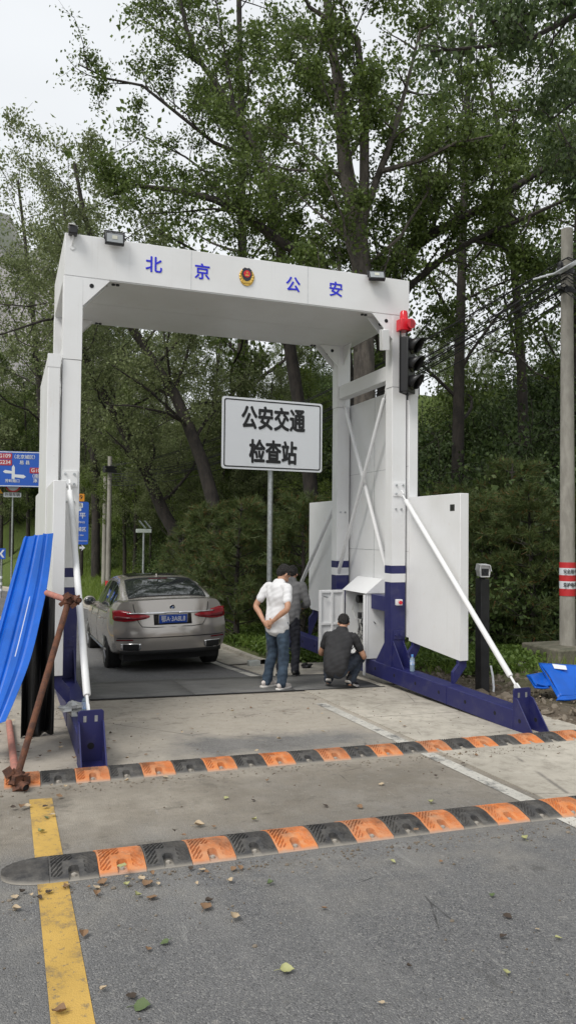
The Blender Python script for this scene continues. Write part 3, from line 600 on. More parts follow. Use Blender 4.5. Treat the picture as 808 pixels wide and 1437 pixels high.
# ================================================================== the saloon car, seen from behind
def cat_(ys, xs, q):                                  # smooth interpolation through control points
    xs = np.asarray(xs, float); ys = np.asarray(ys, float); q = np.asarray(q, float); m = np.gradient(ys, xs); i = np.clip(np.searchsorted(xs, q)-1, 0, len(xs)-2)
    h = xs[i+1]-xs[i]; t = np.clip((q-xs[i])/h, 0, 1); return (2*t**3-3*t**2+1)*ys[i]+(t**3-2*t**2+t)*h*m[i]+(-2*t**3+3*t**2)*ys[i+1]+(t**3-t**2)*h*m[i+1]
def car():
    PAINT = mat('car_paint', (.42, .39, .355), .23, .6, clear=.8); TYRE = mat('tyre', (.018, .018, .018), .85); RIM = mat('rim', (.35, .35, .36), .3, .9)
    TAIL = mat('tail_lens', (.33, .005, .014), .1, spec=.6); TAILD = mat('tail_dark', (.12, .004, .008), .12); UND = mat('underbody', (.012, .012, .012), .8); SEAM = mat('panel_gap', (.015, .014, .013), .8)
    gl = mat('car_glass', (.018, .022, .024), .03, spec=1.)
    rx, ry = 2.52, 12.95; zc = float(G(rx, ry)); z2 = float(G(rx, ry+3.07))
    t = thing('saloon_car', 'grey-brown metallic saloon car with a blue number plate parked beyond the gantry', 'car', (rx, ry, zc), None, (math.atan2(z2-zc, 3.07), math.radians(-1.1), math.radians(-.6)), True)
    lean = lambda z: cat_([.05, .015, -.005, .0, .055, .09, .115, .12], [.18, .32, .5, .62, .80, .95, 1.05, 1.2], z)
    rear = lambda x, z: -1.12+lean(z)+.30*(np.abs(x)/.95)**3.2
    front = lambda x, z: 3.98-.10*(np.abs(z-.5)/.35)**2-.42*(np.abs(x)/.95)**2.6
    S = np.concatenate([np.linspace(-1.12, -.5, 9), np.linspace(-.4, 3.3, 30), np.linspace(3.4, 3.98, 8)])
    yk = [-1.12, -.7, 0, 1, 2, 3, 3.5, 3.98]
    wS = cat_([.90, .935, .95, .95, .95, .945, .92, .86], yk, S); zb = cat_([.30, .24, .22, .21, .21, .2, .21, .24], yk, S)
    zs = cat_([.92, .945, .95, .935, .925, .90, .84, .74], yk, S); zd = cat_([1.045, 1.06, 1.06, 1.02, 1.0, .985, .93, .80], yk, S)
    rings = []
    for i, y in enumerate(S):
        w, a, b, c = wS[i], zb[i], zs[i], zd[i]
        ctl = [(0, a), (.6*w, a), (.90*w, a+.02), (.965*w, a+.12), (.985*w, .46), (1.0*w, .62), (.985*w, .76), (.955*w, b-.05), (.935*w, b), (.86*w, c-.03), (.7*w, c), (.35*w, c+.012), (0, c+.016)]
        k = np.linspace(0, 12, 49); xs = cat_([p[0] for p in ctl], range(13), k); zz = cat_([p[1] for p in ctl], range(13), k)
        xs = np.concatenate([xs, -xs[-2:0:-1]]); zz = np.concatenate([zz, zz[-2:0:-1]])
        if y < -.5: yy = -.5+(y+.5)/(-.62)*(rear(xs, zz)+.5)
        elif y > 3.3: yy = 3.3+(y-3.3)/.68*(front(xs, zz)-3.3)
        else: yy = np.full_like(xs, y)
        rings.append(np.stack([xs, yy, zz], -1))
    r0 = rings[0]; rN = rings[-1]
    pre = [];
    for k in (.12, .35, .6, .85): q = r0.copy(); q[:, 0] *= k; q[:, 2] = .66+(q[:, 2]-.66)*k; q[:, 1] = rear(q[:, 0], q[:, 2]); pre.append(q)
    post = []
    for k in (.85, .6, .35, .12): q = rN.copy(); q[:, 0] *= k; q[:, 2] = .5+(q[:, 2]-.5)*k; q[:, 1] = front(q[:, 0], q[:, 2]); post.append(q)
    R_ = pre+rings+post; mb = MB().grid(R_, True); n = len(r0); mb.f += [tuple(range(n)), tuple((len(R_)-1)*n+j for j in range(n))]
    body = link('body', mb.mesh('body', PAINT), t)
    cut = MB()
    for y in (0, 3.07):
        for s in (-1, 1): cut.tube([(s*.62, y, .345), (s*1.2, y, .345)], .395, 40)
    cu = link('cut', cut.mesh('cut', UND)); bo = body.modifiers.new('b', 'BOOLEAN'); bo.object = cu; bo.operation = 'DIFFERENCE'; bo.solver = 'EXACT'; bo.material_mode = 'TRANSFER'
    dg = bpy.context.evaluated_depsgraph_get(); me = bpy.data.meshes.new_from_object(body.evaluated_get(dg)); body.modifiers.clear(); body.data = me; bpy.data.objects.remove(cu)
    me.polygons.foreach_set('use_smooth', [True]*len(me.polygons)); me.set_sharp_from_angle(angle=math.radians(35))
    # cabin
    ck = [-.80, -.45, 0, .4, .9, 1.5, 2.0, 2.45, 2.95]; top = lambda y: cat_([1.045, 1.19, 1.345, 1.43, 1.475, 1.482, 1.43, 1.25, .985], ck, y)
    wb = lambda y: cat_([.70, .78, .825, .84, .845, .845, .84, .82, .78], ck, y); zbs = lambda y: cat_([1.01, 1.0, .985, .965, .945, .935, .93, .93, .94], ck, y)
    wt = lambda y: wb(y)-np.clip((top(y)-zbs(y))/.53, 0, 1)*.26
    ssp = lambda y, q, o=0.: (np.array([wb(y)*(1-q)+(wt(y)+.02)*q+o, y, zbs(y)*(1-q)+(top(y)-.05)*q+o*.4]))
    crown = lambda y, s: top(y)-.045*np.abs(s)**3.5
    rg = []
    for y in np.linspace(-.80, 2.95, 46):
        half = [ssp(y, q) for q in (-.08, 0, .25, .5, .75, .93)]+[np.array([wt(y)*s, y, crown(y, s)]) for s in (.98, .9, .75, .5, .25)]
        full = half+[np.array([0, y, top(y)])]+[h*np.array([-1, 1, 1]) for h in half[::-1]]; rg.append(full)
    cab = part('cabin', MB().grid(rg), PAINT, t)
    def strip(name, top_c, bot_c, m, par):            # quads between two curves
        return part(name, MB().grid([top_c, bot_c]), m, par)
    # rear window
    ys_ = np.linspace(-.66, .30, 14); ss = np.linspace(-1, 1, 15)
    rg2 = [[(s_*(wt(y)*.94-.02), y, crown(y, s_*.93)+.006) for s_ in ss] for y in ys_]
    rw = part('rear_window', MB().grid(rg2), gl, t)
    fr = MB(); edge = [np.array(p) for p in rg2[0]]+[np.array(r_[-1]) for r_ in rg2[1:]]+[np.array(p) for p in rg2[-1][::-1]][1:]+[np.array(r_[0]) for r_ in rg2[::-1]][1:]
    part('window_seal', fr.tube([e+np.array([0, 0, .001]) for e in edge], .009, 6, False), BLACK, rw)
    part('high_brake_light', MB().bx((-.16, .235, float(top(.25))+.003), (.16, .255, float(top(.25))+.012)), TAILD, rw)
    ws = [[(s_*(wt(y)*.94), y, crown(y, s_*.93)+.006) for s_ in ss] for y in np.linspace(1.95, 2.82, 10)]; part('windscreen', MB().grid(ws), gl, t)
    part('sunroof', MB().grid([[(s_*.46, y, crown(y, s_*.6)+.004) for s_ in ss] for y in np.linspace(.62, 1.7, 8)]), gl, t)
    # side windows with chrome line
    for sd in (-1, 1):
        F_ = lambda p: np.array(p)*np.array([sd, 1, 1])
        for (a, b) in ((-.30, .20), (.26, 1.22), (1.30, 2.30)):
            yq = np.linspace(a, b, 9); P = []
            for q in np.linspace(.12, .86, 5):
                row = []
                for y in yq:
                    qq = q
                    if y < .1: qq = min(q, .12+.74*max(0, (y+.36)/.46))
                    if y > 1.9: qq = min(q, .12+.74*max(0, (2.42-y)/.52))
                    row.append(F_(ssp(y, qq, .006)))
                P.append(row)
            sw = part('side_window', MB().grid(P), gl, t)
        part('chrome_trim', MB().tube([F_(ssp(y, .085, .007)) for y in np.linspace(-.42, 2.45, 20)], .008, 6), CHROME, t)
        part('chrome_trim', MB().tube([F_(ssp(y, .90, .007)) for y in np.linspace(.1, 1.95, 14)], .007, 6), CHROME, t)
        # mirror
        mc = np.array([sd*.985, 2.18, 1.02]); mr_ = part('mirror', MB().ball(mc, (.115, .07, .08), 14, 10).tube([mc+(-sd*.18, .0, -.05), mc+(-sd*.02, 0, -.03)], [.03, .04], 8), PAINT, t)
        part('mirror_glass', MB().ball(mc+(0, -.035, 0), (.1, .04, .065), 14, 8), gl, mr_)
        # handles, door seams, crease, sill
        for y in (.42, 1.42): part('door_handle', MB().tube([(sd*.955, y, .83), (sd*.975, y+.03, .832), (sd*.975, y+.2, .828), (sd*.955, y+.23, .826)], .014, 8), PAINT, t)
        for y, zt in ((.22, .93), (1.27, .93), (2.36, .90)):
            yo = lambda z: -.16*max(0, .7-z) if y < 1 else 0
            part('door_gap', MB().tube([(sd*(.951*np.interp(z, [.3, .46, .62, .76, .9, .95], [.965, .985, 1., .985, .955, .935])), y+yo(z), z) for z in np.linspace(.32, zt, 8)], .0045, 4), SEAM, t)
        part('sill_trim', MB().tube([(sd*.925, y, .31) for y in np.linspace(.42, 2.65, 8)], .014, 6), CHROME, t)
    # wheels
    for y in (0, 3.07):
        for sd in (-1, 1):
            w = part('wheel', MB().tube([(sd*.70, y, .345), (sd*.72, y, .345), (sd*.92, y, .345), (sd*.94, y, .345)], [.31, .345, .345, .31], 40), TYRE, t)
            part('rim', MB().tube([(sd*.925, y, .345), (sd*.943, y, .345), (sd*.935, y, .345)], [.25, .25, .232], 36, False).tube([(sd*.9, y, .345), (sd*.91, y, .345)], .235, 30), UND, w)
            sp = MB()
            for k in range(10):
                a = 2*PI*k/10
                sp.tube([(sd*.944, y+.05*math.cos(a-.15), .345+.05*math.sin(a-.15)), (sd*.938, y+.235*math.cos(a), .345+.235*math.sin(a))], [.022, .014], 6)
            sp.tube([(sd*.93, y, .345), (sd*.948, y, .345)], .055, 16); sp.tube([(sd*.93+0, y+.24*math.cos(a), .345+.24*math.sin(a)) for a in np.linspace(0, 2*PI, 37)], .012, 6, False)
            part('spokes', sp, RIM, w)
    # the rear: lamps, chrome bar, lid gap, plate, badge, exhausts
    def patch(name, xs, zt, zb_, m, par, off=.012, n=5):
        G_ = [[(x, float(rear(np.array(x), np.array(zb_[i]+(zt[i]-zb_[i])*k)))-off, zb_[i]+(zt[i]-zb_[i])*k) for i, x in enumerate(xs)] for k in np.linspace(0, 1, n)]
        o = part(name, MB().grid(G_), m, par); sm = o.modifiers.new('thick', 'SOLIDIFY'); sm.thickness = off*.9; sm.offset = 1 if False else -1; return o
    for sd in (-1, 1):
        xs = np.linspace(.36, .905, 22); zt = np.interp(xs, [.36, .44, .62, .64, .80, .905], [.822, .842, .850, .885, .915, .905]); zl = np.interp(xs, [.36, .42, .6, .75, .88, .905], [.80, .775, .745, .735, .75, .78])
        tlp = patch('tail_light', sd*xs, zt, zl, TAIL, t, .014)
        patch('lamp_strip', sd*xs[2:-1], zt[2:-1]*.45+zl[2:-1]*.55, zt[2:-1]*.12+zl[2:-1]*.88, TAILD, tlp, .018, 3)
        patch('lamp_chrome', sd*np.linspace(.10, .70, 14), np.linspace(.862, .868, 14), np.linspace(.846, .850, 14), CHROME, tlp, .024, 3)
        # exhaust trims, reflector
        ex = np.linspace(.50, .80, 10); et = np.full(10, .405); eb = np.interp(ex, [.5, .54, .76, .8], [.36, .325, .325, .37]); e_ = patch('exhaust_trim', sd*ex, et+.012, eb-.012, CHROME, t, .012); patch('exhaust_mouth', sd*ex[1:-1], et[1:-1]+.004, eb[1:-1]-.003, UND, e_, .018)
        patch('reflector', sd*np.linspace(.62, .86, 8), np.full(8, .475), np.full(8, .458), TAILD, t, .008)
    patch('chrome_bar', np.linspace(-.42, .42, 25), np.full(25, .872), np.full(25, .856), CHROME, t, .022, 3)
    lid = [(-.60, 1.0), (-.585, .9), (-.53, .72), (-.48, .655), (-.3, .64), (.3, .64), (.48, .655), (.53, .72), (.585, .9), (.60, 1.0)]
    part('lid_gap', MB().tube([(x, float(rear(np.array(x), np.array(z)))-.001, z) for x, z in lid], .006, 5), SEAM, t)
    patch('bumper_crease', np.linspace(-.85, .85, 31), np.full(31, .50), np.full(31, .488), SEAM, t, .004, 2)
    patch('diffuser', np.linspace(-.80, .80, 31), np.full(31, .315), np.full(31, .262), UND, t, .006, 3)
    patch('plate_recess', np.linspace(-.30, .30, 9), np.full(9, .835), np.full(9, .675), SEAM, t, .004, 3)
    py_ = float(rear(np.array(0.), np.array(.755)))-.03
    pl = part('number_plate', MB().obx((0, py_, .755), (.44, .008, .14), (.18, 0, 0)), mat('plate_blue', (.01, .07, .42), .35), t, .002)
    fr_ = MB().obx((0, py_+.004, .755), (.462, .008, .16), (.18, 0, 0)); part('plate_frame', fr_, CHROME, pl)
    text('鄂A·3A8L8', .108, Matrix.Translation((0, py_-.006, .755))@Matrix.Rotation(PI/2+.18, 4, 'X'), SIGNW, 'plate_lettering', pl, .001, .012, sx=.78)
    # roundel
    ez = .935; ey = float(rear(np.array(0.), np.array(ez)))-.008; Me = Matrix.Translation((0, ey, ez))@Matrix.Rotation(PI/2+.45, 4, 'X')
    bd = part('badge', MB().tube([(0, 0, -.01), (0, 0, .004)], .042, 24).xf(Me), CHROME, t)
    part('badge_ring', MB().tube([(0, 0, .0041), (0, 0, .006)], .039, 24).xf(Me), BLACK, bd)
    BB = mat('badge_blue', (.03, .16, .5), .3)
    for k in range(4):
        a = np.linspace(k*PI/2, (k+1)*PI/2, 7); part('badge_quarter', MB().prism([(0, 0)]+[(.024*math.cos(w), .024*math.sin(w)) for w in a], lambda u, v, w_: (u, v, .006+.002*w_)).xf(Me), BB if k % 2 else SIGNW, bd)
    part('lid_lettering', MB(), None, t) if False else None
    part('antenna', MB().prism([(.36, 0), (.54, 0), (.40, .06), (.37, .06)], lambda u, v, w_: (.012*(w_-.5)*2, u, float(top(.45))-.012+v)), PAINT, t, .006)
    part('underbody', MB().bx((-.75, -.85, .17), (.75, 3.7, .30)), UND, t)
    for sd in (-1, 1):
        part('headlight', MB().ball((sd*.68, 3.66, .70), (.2, .1, .07), 14, 8), gl, t); part('grille', MB().ball((sd*.17, 3.93, .58), (.15, .05, .13), 12, 8), CHROME, t)
    zi = [0, .2, .26, .32, .40, .5, .65, .755, .85, .935, 1.05, 1.2, 1.48]; zo = [0, .25, .325, .395, .485, .595, .755, .865, .955, 1.03, 1.125, 1.245, 1.49]
    def warp(o):
        for ch in o.children:
            if ch.name.startswith('wheel'): continue
            me = ch.data; n_ = len(me.vertices); v = np.empty(n_*3); me.vertices.foreach_get('co', v); v = v.reshape(-1, 3); w_ = np.clip((.15-v[:, 1])/.65, 0, 1); w_ = w_*w_*(3-2*w_)
            v[:, 2] = v[:, 2]*(1-w_)+np.interp(v[:, 2], zi, zo)*w_; v[:, 2] += .065*np.clip((v[:, 2]-.95)/.35, 0, 1); me.vertices.foreach_set('co', v.ravel()); me.update(); warp(ch)
    warp(t)
    return t
car()
# ================================================================== people
def loft_limb(mb, pts, rad, n=14):                    # rad: (side, front) half-widths per joint, rounded ends
    P = [Vector(p) for p in pts]; R_ = [(r, r) if not hasattr(r, '__len__') else r for r in rad]
    # densify
    q = np.linspace(0, len(P)-1, (len(P)-1)*5+1); idx = np.arange(len(P))
    D = [Vector([float(cat_([p[k] for p in P], idx, v)) if len(P) > 2 else float(np.interp(v, idx, [p[k] for p in P])) for k in range(3)]) for v in q]
    RA = [(float(np.interp(v, idx, [r[0] for r in R_])), float(np.interp(v, idx, [r[1] for r in R_]))) for v in q]
    d0 = (D[1]-D[0]).normalized(); d1 = (D[-1]-D[-2]).normalized()
    pre = [(D[0]-d0*RA[0][1]*s, (RA[0][0]*math.sqrt(1-s*s), RA[0][1]*math.sqrt(1-s*s))) for s in (.98, .8, .5)]; post = [(D[-1]+d1*RA[-1][1]*s, (RA[-1][0]*math.sqrt(1-s*s), RA[-1][1]*math.sqrt(1-s*s))) for s in (.5, .8, .98)]
    D2 = [p for p, _ in pre]+D+[p for p, _ in post]; RA = [r for _, r in pre]+RA+[r for _, r in post]
    V = []; k = len(D2); side = Vector((1, 0, 0))
    for i in range(k):
        d = (D2[min(i+1, k-1)]-D2[max(i-1, 0)]).normalized(); a = side-d*side.dot(d)
        if a.length < .2: a = Vector((0, 1, 0))-d*d.y
        a.normalize(); b = d.cross(a)
        for j in range(n): w = 2*PI*j/n; V.append(D2[i]+a*math.cos(w)*RA[i][0]+b*math.sin(w)*RA[i][1])
    mb.add(V, [(i*n+j, i*n+(j+1) % n, (i+1)*n+(j+1) % n, (i+1)*n+j) for i in range(k-1) for j in range(n)]+[tuple(range(n))[::-1], tuple((k-1)*n+j for j in range(n))]); return mb
def blob(name, mb, m, parent, vox=.008, smooth=6, wrinkle=0., wscale=.09, seed=0):
    o = link(name, mb.mesh(name, m), parent); r = o.modifiers.new('r', 'REMESH'); r.mode = 'VOXEL'; r.voxel_size = vox; r.use_smooth_shade = True
    s = o.modifiers.new('s', 'SMOOTH'); s.iterations = smooth; s.factor = .6
    dg = bpy.context.evaluated_depsgraph_get(); me = bpy.data.meshes.new_from_object(o.evaluated_get(dg)); o.modifiers.clear(); o.data = me
    if wrinkle:
        n = len(me.vertices); co_ = np.empty(n*3); me.vertices.foreach_get('co', co_); co_ = co_.reshape(-1, 3); nn = np.empty(n*3); me.vertices.foreach_get('normal', nn); nn = nn.reshape(-1, 3); c = co_/wscale
        w = np.sin(c[:, 2]*1.3+2.6*np.sin(c[:, 0]*.9+seed)+2.2*np.sin(c[:, 1]*1.1+c[:, 2]*.35))*.8+np.sin(c[:, 0]*2.7+c[:, 2]*1.6+seed*2+1.1*np.sin(c[:, 1]*2.2))*.5+.35*np.sin(c[:, 2]*4.7-c[:, 0]*3.1+c[:, 1]*2)
        co_ += nn*(w*wrinkle)[:, None]; me.vertices.foreach_set('co', co_.ravel()); me.update()
    me.polygons.foreach_set('use_smooth', [True]*len(me.polygons)); return o
SKIN = mat('skin', (.46, .25, .16), .55, var=.08, vscale=14); HAIR = mat('black_hair', (.014, .012, .011), .55, bump=.8, bscale=180); 
def denim(name, c, c2): return mat(name, c, .9, c2=c2, vscale=6, bump=.25, bscale=400, lo=.35, hi=.65)
def hand(mb, wrist, direction, palm_n, thumb, curl=.5, s=1.):
    w = Vector(wrist); d = Vector(direction).normalized(); n = Vector(palm_n); n = (n-d*n.dot(d)).normalized(); x = d.cross(n)*thumb   # x: toward the thumb
    loft_limb(mb, [w, w+d*.04*s, w+d*.085*s], [(.027*s, .017*s), (.038*s, .016*s), (.039*s, .014*s)], 10)
    for k, (off, L_) in enumerate(((.03, .070), (.011, .078), (-.009, .072), (-.028, .055))):
        b = w+d*.085*s+x*off*s; a1 = d*math.cos(curl*.6)+n*math.sin(curl*.6); a2 = d*math.cos(curl*1.6)+n*math.sin(curl*1.6)
        loft_limb(mb, [b-d*.012, b+a1*L_*.5*s, b+a1*L_*.5*s+a2*L_*.5*s], [.0088*s, .0085*s, .007*s], 8)
    b = w+d*.025*s+x*.03*s; loft_limb(mb, [b-x*.012, b+(x*.7+d*.6)*.035*s, b+(x*.45+d*.8+n*.4)*.07*s], [.011*s, .0095*s, .0075*s], 8)
def head(mb, c, pitch, yaw=0.):
    Mh = Matrix.Translation(Vector(c))@Matrix.Rotation(yaw, 4, 'Z')@Matrix.Rotation(-pitch, 4, 'X'); t = MB()
    t.ball((0, -.012, .035), (.074, .094, .088), 18, 12); t.ball((0, .018, -.035), (.06, .075, .082), 16, 10); t.ball((0, .03, -.085), (.036, .045, .03), 12, 8)
    loft_limb(t, [(0, .086, .012), (0, .1, -.012), (0, .108, -.03)], [.009, .012, .016], 8)          # nose
    t.ball((0, .086, -.062), (.024, .011, .011), 10, 6)                                                # mouth
    for s_ in (-1, 1): t.ball((s_*.076, -.005, -.01), (.011, .02, .032), 10, 8); t.ball((s_*.03, .078, .022), (.02, .012, .01), 8, 6)
    t.xf(Mh); mb.add(t.v, t.f); return Mh
def hair(parent, Mh, m, fl=0.):
    t = MB().ball((0, -.022, .045), (.083, .1, .09), 20, 14).ball((0, -.055, .0), (.073, .062, .075), 16, 10).ball((0, .035, .095), (.068, .055, .04), 14, 8)
    for s_ in (-1, 1): t.ball((s_*.07, -.008, .02), (.016, .035, .045), 8, 6)
    return blob('hair', t.xf(Mh), m, parent, .006, 2, .004, .014)
def face(parent, Mh):
    EW = mat('eye_white', (.7, .68, .65), .3)
    for s_ in (-1, 1):
        e = part('eye', MB().ball((s_*.03, .083, .012), (.014, .008, .007), 10, 6).xf(Mh), EW, parent); part('iris', MB().ball((s_*.03, .0895, .012), (.006, .003, .006), 8, 6).xf(Mh), HAIR, e)
        part('eyebrow', MB().ball((s_*.031, .086, .03), (.019, .006, .004), 8, 5).xf(Mh), HAIR, parent)
    part('lips', MB().ball((0, .096, -.062), (.02, .006, .006), 10, 6).xf(Mh), mat('lips', (.36, .14, .11), .5), parent)
def shoe(parent, ank, toe_az, m, sole, lift=0., L_=.265):
    c = Vector(ank); f = Vector((math.sin(toe_az), math.cos(toe_az), 0)); r = Vector((f.y, -f.x, 0)); pt = lambda a, h, s_=0: tuple(Vector((c.x, c.y, 0))+f*a+r*s_+Vector((0, 0, h+max(0, (.09-a))*lift)))
    t = MB(); loft_limb(t, [pt(-.055, .06), pt(0, .065), pt(.08, .05), pt(.16, .038)], [(.034, .036), (.04, .042), (.044, .034), (.038, .026)], 12); loft_limb(t, [pt(-.02, .07), pt(-.02, .1)], [.04, .042], 12)
    s_ = blob('shoe', t, m, parent, .007, 3)
    q = MB(); P = [(-.1, .03), (-.085, .04), (0, .038), (.1, .047), (.17, .042), (.198, .02)]; poly = [(a, w) for a, w in P]+[(a, -w) for a, w in P[::-1]]
    q.add([pt(a, .0, w) for a, w in poly]+[pt(a, .026, w) for a, w in poly], [tuple(range(12))[::-1], tuple(range(12, 24))]+[(i, (i+1) % 12, 12+(i+1) % 12, 12+i) for i in range(12)]); part('sole', q, sole, s_, .006); return s_
def torso(mb, secs): loft_limb(mb, [s_[0] for s_ in secs], [s_[1] for s_ in secs], 22)
def person(label, loc, az, J, shirtm, trm, shoem, solem, shirt_secs, sleeve, hem, hands, pitch, yaw, long=False, lift=0., toe=(.2, -.2), extra=None, scale=1., hood=False):
    t = thing('person', label, 'person', loc, None, (0, 0, -az), True); t.scale = (scale,)*3
    b = MB(); torso(b, [(s_[0], (s_[1][0]*.8, s_[1][1]*.78)) for s_ in shirt_secs]); nk = Vector(J['neck']); hd = Vector(J['head'])
    loft_limb(b, [nk-Vector((0, .02, .07)), nk, hd+Vector((0, -.02, -.05))], [.05, .053, .053])
    Mh = head(b, hd, pitch, yaw)
    for s_, k in ((-1, 'l'), (1, 'r')):
        sh, el, wr = (Vector(J[n_+k]) for n_ in ('sh', 'el', 'wr')); loft_limb(b, [sh, (sh+el)/2, el, (el*.6+wr*.4), wr], [.05, .046, .039, .039, .026]); hd_ = hands[k]; hand(b, wr, hd_[0], hd_[1], hd_[2], hd_[3])
        hp, kn, an = (Vector(J[n_+k]) for n_ in ('hip', 'kn', 'an')); loft_limb(b, [hp, kn, an, an-Vector((0, 0, .03))], [.075, .05, .036, .036])
    body = blob('body', b, SKIN, t, .0065, 3); hair(t, Mh, HAIR); face(t, Mh)
    s = MB(); torso(s, shirt_secs)
    for k in 'lr':
        sh, el, wr = (Vector(J[n_+k]) for n_ in ('sh', 'el', 'wr')); ins = Vector((shirt_secs[-2][0][0], sh.y, sh.z))*.35+sh*.65
        if long: loft_limb(s, [ins, sh, (sh+el)/2, el, (el+wr)/2, wr*.97+el*.03], [.06, .071, .066, .058, .054, .042])
        else: loft_limb(s, [ins, sh, sh*(1-sleeve*.55)+el*sleeve*.55, sh*(1-sleeve)+el*sleeve], [.064, .060, .060, .062])
    if hood: s.ball(nk+Vector((0, -.075, -.0)), (.1, .06, .06), 14, 8)
    sh_ = blob('shirt' if not long else 'jacket', s, shirtm, t, .0075, 4, .0045 if not long else .0055, .06, 1.3)
    q = MB()
    for k in 'lr':
        hp, kn, an = (Vector(J[n_+k]) for n_ in ('hip', 'kn', 'an')); loft_limb(q, [hp+Vector((0, 0, .03)), hp*.5+kn*.5, kn, kn*.5+an*.5, an+Vector((0, 0, .0))], [(.09, .098), (.086, .092), (.071, .076), (.067, .07), (.066, .07)])
    pv = Vector(J['pelvis']); q.ball(pv, J.get('pelr', (.150, .10, .11)), 18, 12); blob('trousers', q, trm, t, .0075, 3, .0055, .055, .4)
    for (k, tz) in zip('lr', toe): shoe(t, J['an'+k], tz, shoem, solem, lift)
    if extra: extra(t)
    return t
A = dict(pelvis=(0, -.005, .90), neck=(0, .055, 1.44), head=(.0, .125, 1.535), shl=(-.185, .0, 1.365), shr=(.185, .0, 1.365), ell=(-.285, -.12, 1.10), elr=(.285, -.12, 1.10), wrl=(-.085, -.175, .905), wrr=(.10, -.185, .93),
         hipl=(-.088, 0, .86), hipr=(.088, 0, .86), knl=(-.115, .035, .47), knr=(.10, .03, .47), anl=(-.15, -.03, .09), anr=(.11, -.02, .09))
secsA = [((0, -.008, .84), (.186, .150)), ((0, -.005, .95), (.176, .142)), ((0, .01, 1.10), (.168, .12)), ((0, .01, 1.24), (.19, .125)), ((0, .012, 1.34), (.188, .105)), ((0, .03, 1.41), (.10, .075))]
def foot_loc(x, y, back=0): P = atG(x, y); return P
PA = foot_loc(388, 967); PA = (PA[0], PA[1], float(G(PA[0], PA[1]))+.012)
person('standing man in a white T-shirt and blue jeans with hands clasped behind his back', PA, math.radians(62), A, mat('white_cotton', (.70, .70, .71), .85, var=.04, vscale=4), denim('blue_denim', (.05, .08, .12), (.022, .036, .058)),
       mat('white_trainers', (.55, .5, .47), .6, var=.15, vscale=30), mat('white_sole', (.66, .63, .6), .6), secsA, .62, .84,
       dict(l=((.75, -.05, -.5), (0, 1, -.2), 1, .7), r=((-.8, -.05, -.42), (0, 1, -.2), -1, .9)), .75, -.25, toe=(.15, -.1), scale=.965)
Bj = dict(pelvis=(0, -.005, .93), neck=(0, .10, 1.45), head=(.0, .175, 1.545), shl=(-.195, .04, 1.38), shr=(.195, .04, 1.38), ell=(-.27, .06, 1.10), elr=(.27, .08, 1.10), wrl=(-.15, .27, 1.03), wrr=(.14, .28, 1.05),
          hipl=(-.09, 0, .88), hipr=(.09, 0, .88), knl=(-.11, .04, .48), knr=(.11, .03, .48), anl=(-.12, -.02, .09), anr=(.12, -.03, .09))
secsB = [((0, -.005, .90), (.185, .135)), ((0, .0, .98), (.19, .14)), ((0, .01, 1.12), (.19, .14)), ((0, .03, 1.26), (.205, .14)), ((0, .05, 1.36), (.195, .115)), ((0, .08, 1.43), (.11, .085))]
PB = foot_loc(404, 949); PB = (PB[0], PB[1], float(G(PB[0], PB[1]))+.018)
person('man in a grey jacket and black trousers standing behind the man in white', PB, math.radians(38), Bj, mat('grey_fleece', (.15, .15, .152), .95, var=.12, vscale=8), mat('navy_trousers', (.012, .013, .02), .85),
       mat('black_shoes', (.014, .014, .014), .5), mat('dark_sole', (.03, .03, .03), .7), secsB, 1, .9, dict(l=((.3, 1, -.1), (0, 0, -1), 1, .8), r=((-.3, 1, -.1), (0, 0, -1), -1, .8)), .7, .1, True, toe=(.1, -.05), hood=True, scale=.96)
Cj = dict(pelvis=(0, -.20, .275), pelr=(.175, .14, .125), neck=(0, .13, .80), head=(.0, .215, .865), shl=(-.195, .05, .70), shr=(.195, .05, .70), ell=(-.30, .10, .44), elr=(.315, .14, .42), wrl=(-.17, .33, .46), wrr=(.19, .36, .44),
          hipl=(-.095, -.17, .27), hipr=(.095, -.17, .27), knl=(-.235, .27, .44), knr=(.25, .27, .43), anl=(-.155, -.02, .10), anr=(.165, -.04, .10))
secsC = [((0, -.235, .29), (.17, .12)), ((0, -.2, .40), (.178, .125)), ((0, -.12, .52), (.19, .125)), ((0, -.02, .64), (.205, .12)), ((0, .05, .71), (.195, .1)), ((0, .105, .765), (.10, .075))]
PC = foot_loc(477, 966); PC = (PC[0], PC[1]+.02, float(G(PC[0], PC[1]))+.016)
person('man in a black T-shirt squatting in front of the open cabinet', PC, math.radians(38), Cj, mat('black_cotton', (.022, .022, .024), .85, var=.15, vscale=5), denim('dark_denim', (.03, .042, .062), (.016, .02, .03)),
       mat('black_trainers', (.018, .018, .02), .6), mat('pale_sole', (.62, .6, .57), .6), secsC, .55, .3, dict(l=((.35, 1, .1), (0, 0, -1), 1, .9), r=((-.35, 1, .1), (0, 0, -1), -1, .9)), .95, .2, lift=.55, toe=(-.25, .3), scale=.945)
# ================================================================== signs
def rrect(w, h, r, n=5):
    out = []
    for cx, cy, a0 in ((w/2-r, h/2-r, 0), (-w/2+r, h/2-r, PI/2), (-w/2+r, -h/2+r, PI), (w/2-r, -h/2+r, 1.5*PI)): out += [(cx+r*math.cos(a0+PI/2*k/n), cy+r*math.sin(a0+PI/2*k/n)) for k in range(n+1)]
    return out
def plate_(name, Mx, poly, z0, z1, m, par): return part(name, MB().prism(poly, lambda u, v, w_: Mx@Vector((u, v, z0+(z1-z0)*w_))), m, par)
